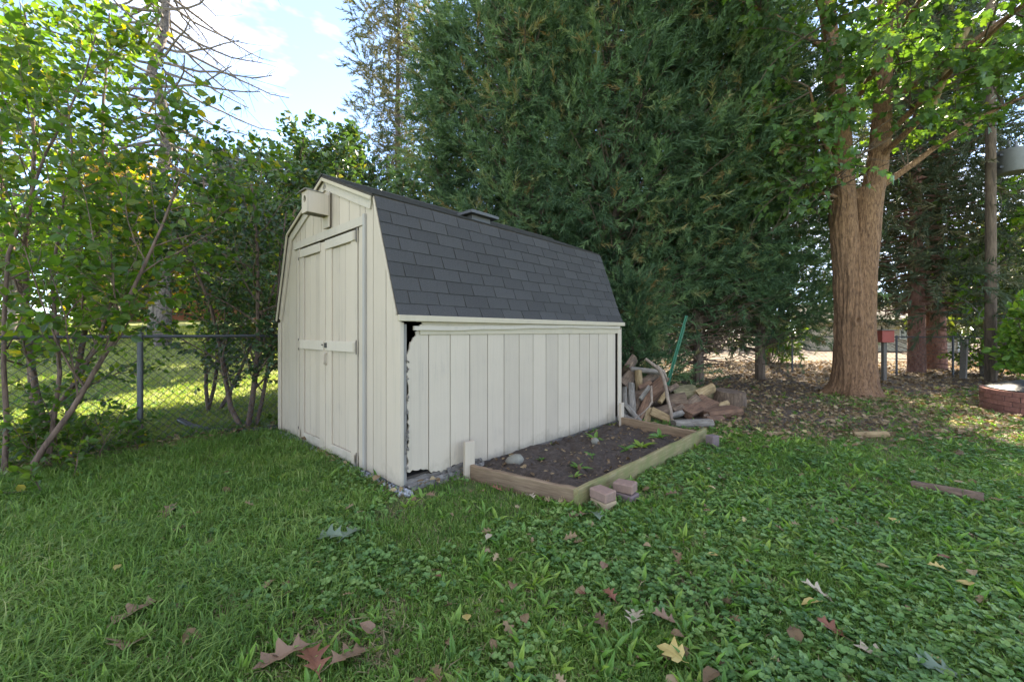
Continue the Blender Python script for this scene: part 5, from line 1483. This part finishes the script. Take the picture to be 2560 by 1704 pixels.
# clipped hedge line far behind to close the view at eye level (uncountable mass)
r = np.random.default_rng(300)
n = 15000
hx = r.uniform(-45, 45, n); hy = 40 + r.normal(0, 1.0, n) - .012 * hx ** 2
hz = gz(hx, hy) + r.random(n) ** .8 * (2.6 + 1.6 * vnoise(np.stack([hx * .25, hx * 0, hx * 0], -1), 1.0))
V, F = scatter(DV, DF, np.stack([hx, hy, hz], -1), frames(r.normal(size=(n, 3)), r.normal(size=(n, 3))), r.uniform(.25, .5, n))
o = obj('far_hedge', [(V, F)], M['l_far'], tint=np.repeat(r.random(n), 4)); tag(o, 'far green hedge closing the gardens', 'hedge', kind='stuff')

# ------------------------------------------------------------------ grass, clover, weeds, litter (geometry-node instances of small clumps)
SRC = {}
def source_collection(name, meshes):
    c = bpy.data.collections.new(name)
    for k, me in enumerate(meshes):
        o = bpy.data.objects.new('%s_%02d' % (name, k), me); c.objects.link(o)
    return c
def instancer(name, col, pos, rot, scl, idx, label, cat, parent=None):
    me = bpy.data.meshes.new(name)
    N = len(pos)
    me.vertices.add(N); me.vertices.foreach_set('co', np.asarray(pos, np.float32).ravel())
    a = me.attributes.new('rot', 'FLOAT_VECTOR', 'POINT'); a.data.foreach_set('vector', np.asarray(rot, np.float32).ravel())
    a = me.attributes.new('scl', 'FLOAT', 'POINT'); a.data.foreach_set('value', np.asarray(scl, np.float32))
    a = me.attributes.new('idx', 'INT', 'POINT'); a.data.foreach_set('value', np.asarray(idx, np.int32))
    o = link(name, me)
    ng = bpy.data.node_groups.new(name, 'GeometryNodeTree')
    ng.interface.new_socket('Geometry', in_out='INPUT', socket_type='NodeSocketGeometry')
    ng.interface.new_socket('Geometry', in_out='OUTPUT', socket_type='NodeSocketGeometry')
    nn = ng.nodes; ll = ng.links
    gi, go = nn.new('NodeGroupInput'), nn.new('NodeGroupOutput')
    ci = nn.new('GeometryNodeCollectionInfo'); ci.inputs['Collection'].default_value = col
    ci.inputs['Separate Children'].default_value = True; ci.inputs['Reset Children'].default_value = True
    ip = nn.new('GeometryNodeInstanceOnPoints'); ip.inputs['Pick Instance'].default_value = True
    def na(nm, ty):
        x = nn.new('GeometryNodeInputNamedAttribute'); x.data_type = ty; x.inputs['Name'].default_value = nm
        return x.outputs['Attribute']
    ll.new(gi.outputs[0], ip.inputs['Points']); ll.new(ci.outputs[0], ip.inputs['Instance'])
    ll.new(na('idx', 'INT'), ip.inputs['Instance Index']); ll.new(na('rot', 'FLOAT_VECTOR'), ip.inputs['Rotation']); ll.new(na('scl', 'FLOAT'), ip.inputs['Scale'])
    ll.new(ip.outputs[0], go.inputs[0])
    md = o.modifiers.new('scatter', 'NODES'); md.node_group = ng
    tag(o, label, cat, kind='stuff')
    return o
def tuft(seed, n=16, h=.044, spread=.040, w=.0021, lean=.8, mat='grass'):
    r = np.random.default_rng(seed); V, F = [], []
    for _ in range(n):
        b = np.array([r.normal(0, spread), r.normal(0, spread), 0]); a = r.uniform(0, 2 * PI)
        d = np.array([math.cos(a), math.sin(a), 0]) * r.uniform(.1, 1) * lean; l = h * r.uniform(.5, 1.25)
        s = np.array([-math.sin(a), math.cos(a), 0]) * w * r.uniform(.7, 1.4)
        m = b + (d * .45 + np.array([0, 0, .62])) * l; t = b + (d * 1.25 + np.array([0, 0, .92 - .3 * np.linalg.norm(d)])) * l
        k = len(V); V += [b - s, b + s, m + s * .85, m - s * .85, t]; F += [(k, k + 1, k + 2), (k, k + 2, k + 3), (k + 3, k + 2, k + 4)]
    return make_mesh('tuft', [(V, F)], M[mat])
def disc_leaf(c, nrm, rad, seed, notch=.0):
    nrm = unit(np.array(nrm)); u = unit(np.cross(nrm, np.array([.3, .7, .2]))); v = np.cross(nrm, u)
    k = 7; th_ = np.arange(k) * 2 * PI / k + seed
    rr_ = rad * np.where(np.arange(k) == 0, 1 - notch, 1)
    V = [np.array(c) - nrm * rad * .18] + [np.array(c) + rr_[i] * (math.cos(th_[i]) * u + math.sin(th_[i]) * v) for i in range(k)]
    return V, [(0, 1 + i, 1 + (i + 1) % k) for i in range(k)]
def clover(seed, n=5, tri=True):
    r = np.random.default_rng(seed); V, F = [], []
    def add(v, f):
        k = len(V); V.extend(v); F.extend([tuple(k + x for x in q_) for q_ in f])
    for _ in range(n):
        a = r.uniform(0, 2 * PI); b = r.uniform(.0, .045); hgt = r.uniform(.018, .05)
        c = np.array([b * math.cos(a), b * math.sin(a), hgt]); nrm = np.array([r.normal(0, .35), r.normal(0, .35), 1])
        s = np.array([.001, 0, 0]); add([c * np.array([.4, .4, 0]) - s, c * np.array([.4, .4, 0]) + s, c], [(0, 1, 2)])
        if tri:
            q0 = r.uniform(0, 2 * PI)
            for k in range(3):
                qq = q0 + k * 2.094; rd = r.uniform(.0075, .012)
                add(*disc_leaf(c + np.array([math.cos(qq), math.sin(qq), 0]) * rd * 1.0, nrm + np.array([math.cos(qq), math.sin(qq), 0]) * -.25, rd, qq))
        else:
            add(*disc_leaf(c, nrm, r.uniform(.011, .020), r.uniform(0, 6), .5))
    return make_mesh('clover', [(V, F)], M['clover'])
def rosette(seed, n=6, l=.09, wid=.30, up=.55):
    r = np.random.default_rng(seed); V, F = [], []
    for k in range(n):
        a = k * 2.4 + r.normal(0, .3); e = up + r.normal(0, .2)
        d = np.array([math.cos(a) * math.cos(e), math.sin(a) * math.cos(e), math.sin(e)])
        R = frames(d[None], np.array([[0, 0, 1.0]]) + r.normal(0, .2, (1, 3)))
        tv = OV * np.array([wid / .26 * .5, 1, 1.2])
        v, f = scatter(tv, OF, np.zeros((1, 3)), R, np.array([l * r.uniform(.6, 1.2)]))
        F += [tuple(x + len(V) for x in q_) for q_ in f]; V += list(v)
    return make_mesh('rosette', [(V, F)], M['weed'])
def dead_leaf(seed):
    r = np.random.default_rng(seed)
    tv, tf = (QV, QF) if seed % 3 else (OV * np.array([1.3, 1, 1]), OF)
    tv = tv.copy(); tv[:, 2] += .18 * np.sin(tv[:, 1] * 3 + seed) * .6 + r.uniform(.1, .5) * tv[:, 0] ** 2
    return make_mesh('dead_leaf', [(tv, tf)], M['litter'])
C_grass = source_collection('grass_src', [tuft(s) for s in range(6)] + [tuft(20 + s, 20, .092, .055, .0020, 1.0) for s in range(3)])
M['thatch'] = mat_leaf('dry_thatch', [(0.0, (0.14, 0.105, 0.06)), (0.6, (0.27, 0.22, 0.12)), (1.0, (0.40, 0.35, 0.20))], 0.2, 0.7, (1.1, 1.0, 0.6), 0.2, 'rnd')
C_that = source_collection('thatch_src', [tuft(60 + s, 14, .035, .045, .0018, 1.8, 'thatch') for s in range(4)])
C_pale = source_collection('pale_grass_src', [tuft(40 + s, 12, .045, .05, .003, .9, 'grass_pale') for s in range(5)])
C_clov = source_collection('clover_src', [clover(s, 6, True) for s in range(3)] + [clover(10 + s, 7, False) for s in range(3)])
C_weed = source_collection('weed_src', [rosette(s) for s in range(3)] + [rosette(10 + s, 5, .11, .2, .8) for s in range(2)])
C_lit = source_collection('litter_src', [dead_leaf(s) for s in range(7)])

def field(n, y0, y1, p=1.6, kmax=1.5, xoff=0.6):
    """random ground points in front of the viewpoint, denser nearby"""
    r = rng
    y = y0 + (y1 - y0) * r.random(n) ** p
    x = r.uniform(-1, 1, n) * (kmax * y + xoff)
    return x, y
def blocked(x, y, grow=0.0):
    sx, sy = shed_xy(x, y)
    b = (sx > -0.015) & (sx < L) & (sy > 0.0) & (sy < W + .02)
    b |= in_poly(x, y, BED, 0.02)
    b |= np.hypot(x - mb[0], y - mb[1]) < .5
    b |= np.hypot(x - 8.92, y - 6.4) < 1.02
    b |= (np.abs(y - 6.4) < .5) & (x > 1.6) & (x < 3.2)
    return b
def place(n, y0, y1, p, wfun, lo, hi, nidx, tilt=.12, smin=.8, smax=1.25, zoff=0.0):
    x, y = field(n, y0, y1, p)
    keep = (rng.random(n) < wfun(x, y)) & ~blocked(x, y)
    x, y = x[keep], y[keep]; N = len(x)
    pos = np.stack([x, y, gz(x, y) + zoff], -1)
    rot = np.stack([rng.normal(0, tilt, N), rng.normal(0, tilt, N), rng.uniform(0, 2 * PI, N)], -1)
    sc = rng.uniform(smin, smax, N) * (1 + .05 * np.maximum(0, y - 4))
    return pos, rot, sc, rng.integers(lo, hi, N)
def cat_(parts): return [np.concatenate(k) for k in zip(*parts)]
pn = lambda x, y, s, o: vnoise(np.stack([x, y, x * 0 + o], -1), s)
gw = lambda x, y: np.clip(1.05 - 1.05 * litter_amt(x, y), .05, 1) * (.5 + .7 * pn(x, y, 1.2, 9.1))
long_w = lambda x, y: np.clip(1 - litter_amt(x, y), 0, 1) * ss((-x - .7 + 1.2 * (pn(x, y, .9, 2.2) - .5)) / 1.2) * (y < 8)
near_ = lambda x, y: 1 - sunlit_lawn(x, y)
patch = lambda x, y: .12 + .88 * ss((.5 * pn(x, y, 2.3, 12.3) + .5 * pn(x, y, 5.5, 15.3) - .26) / .26)
parts = [place(64000, 1.0, 8.5, 1.45, lambda x, y: gw(x, y) * near_(x, y) * patch(x, y), 0, 6, 6), place(15000, 1.0, 6.0, 1.4, lambda x, y: long_w(x, y) * near_(x, y), 6, 9, 3)]
instancer('grass', C_grass, *cat_(parts), 'short green grass of the shaded lawn', 'grass')
instancer('dry_thatch', C_that, *place(15000, 1.0, 8.0, 1.5, lambda x, y: near_(x, y) * (1.1 - patch(x, y)) + .08, 0, 4, 4), 'dry straw thatch showing between the lawn grass', 'thatch')
instancer('neighbouring_lawn_grass', C_pale, *place(52000, 4.0, 26, 1.5, lambda x, y: sunlit_lawn(x, y) * .8, 0, 5, 5, smin=1.0, smax=1.6), 'lawn grass beyond the fence, coloured pale to look sunlit', 'grass')
cw = lambda x, y: np.clip(1.0 - 1.1 * litter_amt(x, y), .03, 1) * ss((pn(x, y, 1.9, 4.4) - .36 + .10 * ss((x + .6) / 1.5)) / .3) * (.35 + .65 * ss((x + 2.0) / 1.4))
instancer('clover', C_clov, *place(40000, 1.0, 9.0, 1.5, cw, 0, 6, 6, smin=.42, smax=.95, zoff=.014), 'clover and ground ivy mixed through the lawn', 'clover')
ww = lambda x, y: np.clip(1.0 - .8 * litter_amt(x, y), .06, 1) * ss((pn(x, y, 1.3, 6.6) - .22) / .35) * (.35 + .65 * ss((x + 1.4) / 1.2))
instancer('broadleaf_weeds', C_weed, *place(24000, 1.0, 9.5, 1.5, ww, 0, 5, 5, smin=.35, smax=.95, zoff=.006), 'small broad-leaved weeds dotted over the lawn', 'weeds')
lw_ = lambda x, y: np.clip(litter_amt(x, y) * 1.3 + .014 * (x > -.5) + .005, 0, 1)
pos, rot, sc, idx = place(60000, 1.4, 18, 1.3, lw_, 0, 7, 7, tilt=.35, zoff=.014)
sc = sc * rng.uniform(.03, .085, len(sc)); pos[:, 2] += rng.uniform(0.01, .05, len(sc))
instancer('leaf_litter', C_lit, pos, rot, sc, idx, 'dry fallen leaves littering the ground under the trees', 'leaf litter')
# litter and small weeds on the bed soil
n = 260
ab = rng.random((n, 2)); q_ = P00 * ((1 - ab[:, :1]) * (1 - ab[:, 1:])) + P10 * (ab[:, :1] * (1 - ab[:, 1:])) + P11 * (ab[:, :1] * ab[:, 1:]) + P01 * ((1 - ab[:, :1]) * ab[:, 1:])
instancer('bed_litter', C_lit, np.concatenate([q_, (soil_z(q_) + .015)[:, None]], 1), np.stack([rng.normal(0, .4, n), rng.normal(0, .4, n), rng.uniform(0, 6, n)], -1), rng.uniform(.015, .06, n), rng.integers(0, 7, n), 'dry leaf scraps on the raised bed soil', 'leaf litter')
for k, (x, y, s, m_, lab) in enumerate([(0.62, 3.78, 1.2, 0, 'small green weed in the dark soil near the front of the bed'), (1.42, 4.45, 1.7, 1, 'largest leafy weed in the bed beside the mossy board'), (1.22, 4.30, 1.2, 2, 'leafy weed just left of the largest one in the bed'),
                                    (0.98, 4.75, 1.3, 0, 'weed beside the small greenish rock in the bed'), (0.55, 3.55, .7, 1, 'tiny yellowish weed nearest the front of the bed'), (1.72, 4.72, 1.5, 2, 'leafy weed at the far end of the mossy board'), (0.30, 4.05, .8, 0, 'small weed beside the pale rounded rock'), (0.80, 4.10, .9, 1, 'small weed in the middle of the bed soil')]):
    me = rosette(70 + k, 8, .10, .30, .5)
    o = link('bed_weed', me, None, (x, y, float(soil_z(np.array([x, y]))) - .005), (0, 0, k)); o.scale = (s, s, s)
    tag(o, lab, 'weed', 'weeds in the raised bed')

# ------------------------------------------------------------------ big fallen leaves, each a thing
def fallen(x, y, size, rz, mat, label, shape='oak', tilt=(0.1, 0.1), zo=.035, seed=0):
    r = np.random.default_rng(seed + 400)
    tv, tf = {'oak': (QV, QF), 'oval': (OV * np.array([1.1, 1, 1]), OF), 'maple': (MV, MF)}[shape]
    tv = tv - np.array([0, .5, 0]); tv = tv.copy()
    tv[:, 2] += .12 * np.cos(tv[:, 1] * 2.6 + r.uniform(0, 6)) + r.uniform(.1, .5) * tv[:, 0] ** 2
    st = tube(np.array([(0, -.5, float(tv[0, 2])), (.02, -.62, float(tv[0, 2])), (.05, -.75, float(tv[0, 2]) + .04)]), [.012, .009, .008], 4)
    ch = [(tv, tf)] + st
    tn = np.concatenate([np.clip(.5 + .6 * (vnoise(tv * 3 + seed, 1.0) - .5), 0, 1)] + [np.full(len(c[0]), .2) for c in st])
    o = obj('fallen_leaf', ch, M[mat], None, (x, y, float(gz(x, y)) + zo), (tilt[0], tilt[1], rz), tint=tn)
    size *= .95 if y < 1.75 and x < -.5 else .78
    o.scale = (size, size, size)
    tag(o, label, 'leaf', 'large fallen leaves on the lawn')
LV = [(-1.60, 1.72, .20, 2.6, 'oak_brown', 'pale brown oak leaf above another one at the lower left', 'oak'),
      (-1.48, 1.58, .24, 3.6, 'oak_brown', 'large brown oak leaf with long lobes at the lower left'),
      (-.86, 1.52, .20, 2.2, 'oak_brown', 'brown oak leaf at the left of the cluster on the bottom edge'),
      (-.74, 1.50, .18, .7, 'oak_red', 'russet oak leaf in the middle of the cluster on the bottom edge'),
      (-.62, 1.54, .17, -.6, 'oak_brown', 'curled brown leaf at the right of the cluster on the bottom edge'),
      (-.60, 1.68, .09, 1.2, 'oak_brown', 'small greyish leaf just right of the bottom edge cluster', 'oval'),
      (-1.08, 2.38, .26, 1.4, 'oak_green', 'large grey-green oak leaf left of the lawn centre'),
      (-.96, 2.44, .22, -.4, 'oak_green', 'second grey-green oak leaf overlapping the large one'),
      (-2.32, 2.72, .20, .3, 'oak_brown', 'dark purplish-brown leaf lying in the grass at left'),
      (-2.10, 2.66, .12, 1.8, 'oak_red', 'small russet leaf beside the purplish one at left'),
      (.46, 2.84, .20, 1.9, 'oak_brown', 'brown oak leaf before the near bed corner'),
      (.58, 2.80, .18, .2, 'oak_green', 'grey-green leaf touching the brown one before the bed corner'),
      (.36, 1.97, .15, 2.4, 'oak_red', 'russet curled oak leaf right of the lawn centre'),
      (.47, 1.95, .12, .4, 'oak_red', 'small dark russet leaf beside the curled one'),
      (.55, 1.82, .16, -.5, 'oak_pale', 'pale tan oak leaf below the russet pair'),
      (.68, 1.80, .14, 1.2, 'oak_brown', 'narrow brown oak leaf right of the pale tan one'),
      (.62, 1.60, .13, .8, 'leaf_yellow', 'pale yellow leaf on the bottom edge right of centre', 'maple'),
      (.50, 2.20, .10, -.4, 'oak_brown', 'small salmon-brown leaf in the clover right of centre', 'oval'),
      (-.20, 1.78, .09, .2, 'leaf_yellow', 'upright yellow leaf in the clover near the bottom centre', 'oval'),
      (-.14, 2.48, .09, -.5, 'oak_pale', 'narrow pale leaf in the grass at the lawn centre', 'oval'),
      (1.50, 1.98, .19, .9, 'oak_pale', 'large pale oak leaf with sharp lobes at the lower right'),
      (1.40, 1.90, .11, 1.6, 'leaf_yellow', 'small tan leaf left of the large pale oak leaf', 'oval'),
      (1.38, 1.75, .15, .4, 'oak_red', 'reddish oak leaf below the large pale one'),
      (1.46, 1.60, .22, .9, 'oak_pale', 'biggest pale oak leaf near the bottom right edge'),
      (1.62, 1.54, .18, 1.3, 'oak_green', 'grey-green oak leaf half under the biggest pale one'),
      (2.29, 2.18, .10, .8, 'leaf_yellow', 'narrow yellow leaf, upper of two at the right'),
      (2.31, 2.06, .11, .9, 'leaf_yellow', 'narrow tan leaf, lower of two at the right', 'oval'),
      (2.45, 2.30, .10, 1.5, 'oak_red', 'orange-brown leaf above the two narrow ones at right', 'oval'),
      (1.15, 2.32, .08, 1.4, 'leaf_yellow', 'small bright yellow leaf right of the lawn centre', 'oval'),
      (2.25, 2.95, .17, 1.2, 'oak_brown', 'tan-brown oak leaf left of the sunken weathered log'),
      (2.60, 2.75, .10, .3, 'leaf_yellow', 'pale yellow leaf below the sunken weathered log', 'oval'),
      (.14, 3.12, .15, .5, 'oak_pale', 'pale tan oak leaf against the front bed board'),
      (-.12, 3.28, .13, 1.5, 'oak_red', 'dark russet leaf against the front bed board'),
      (-.62, 3.08, .14, .8, 'oak_brown', 'brown oak leaf in the grass before the rotten corner'),
      (1.25, 3.18, .14, 1.0, 'oak_brown', 'brown leaf beside the paver stacks'),
      (1.85, 3.55, .15, 2.0, 'oak_brown', 'brown oak leaf midway along the mossy board'),
      (-.38, 2.06, .06, 1.0, 'oak_red', 'tiny dark red leaf in the clover left of centre', 'oval'),
      (-1.02, 2.14, .06, .3, 'leaf_yellow', 'tiny yellow leaf below the grey-green oak leaves', 'oval'),
      (-2.0, 2.05, .07, .3, 'leaf_yellow', 'tiny pale leaf among the long grass at left', 'oval')]
for k, lf in enumerate(LV):
    x, y, s, rz, m_, lab = lf[:6]
    fallen(x, y, s, rz, m_, lab, lf[6] if len(lf) > 6 else 'oak', (r_.uniform(-.05, .32), r_.uniform(-.2, .2)), .056, k)
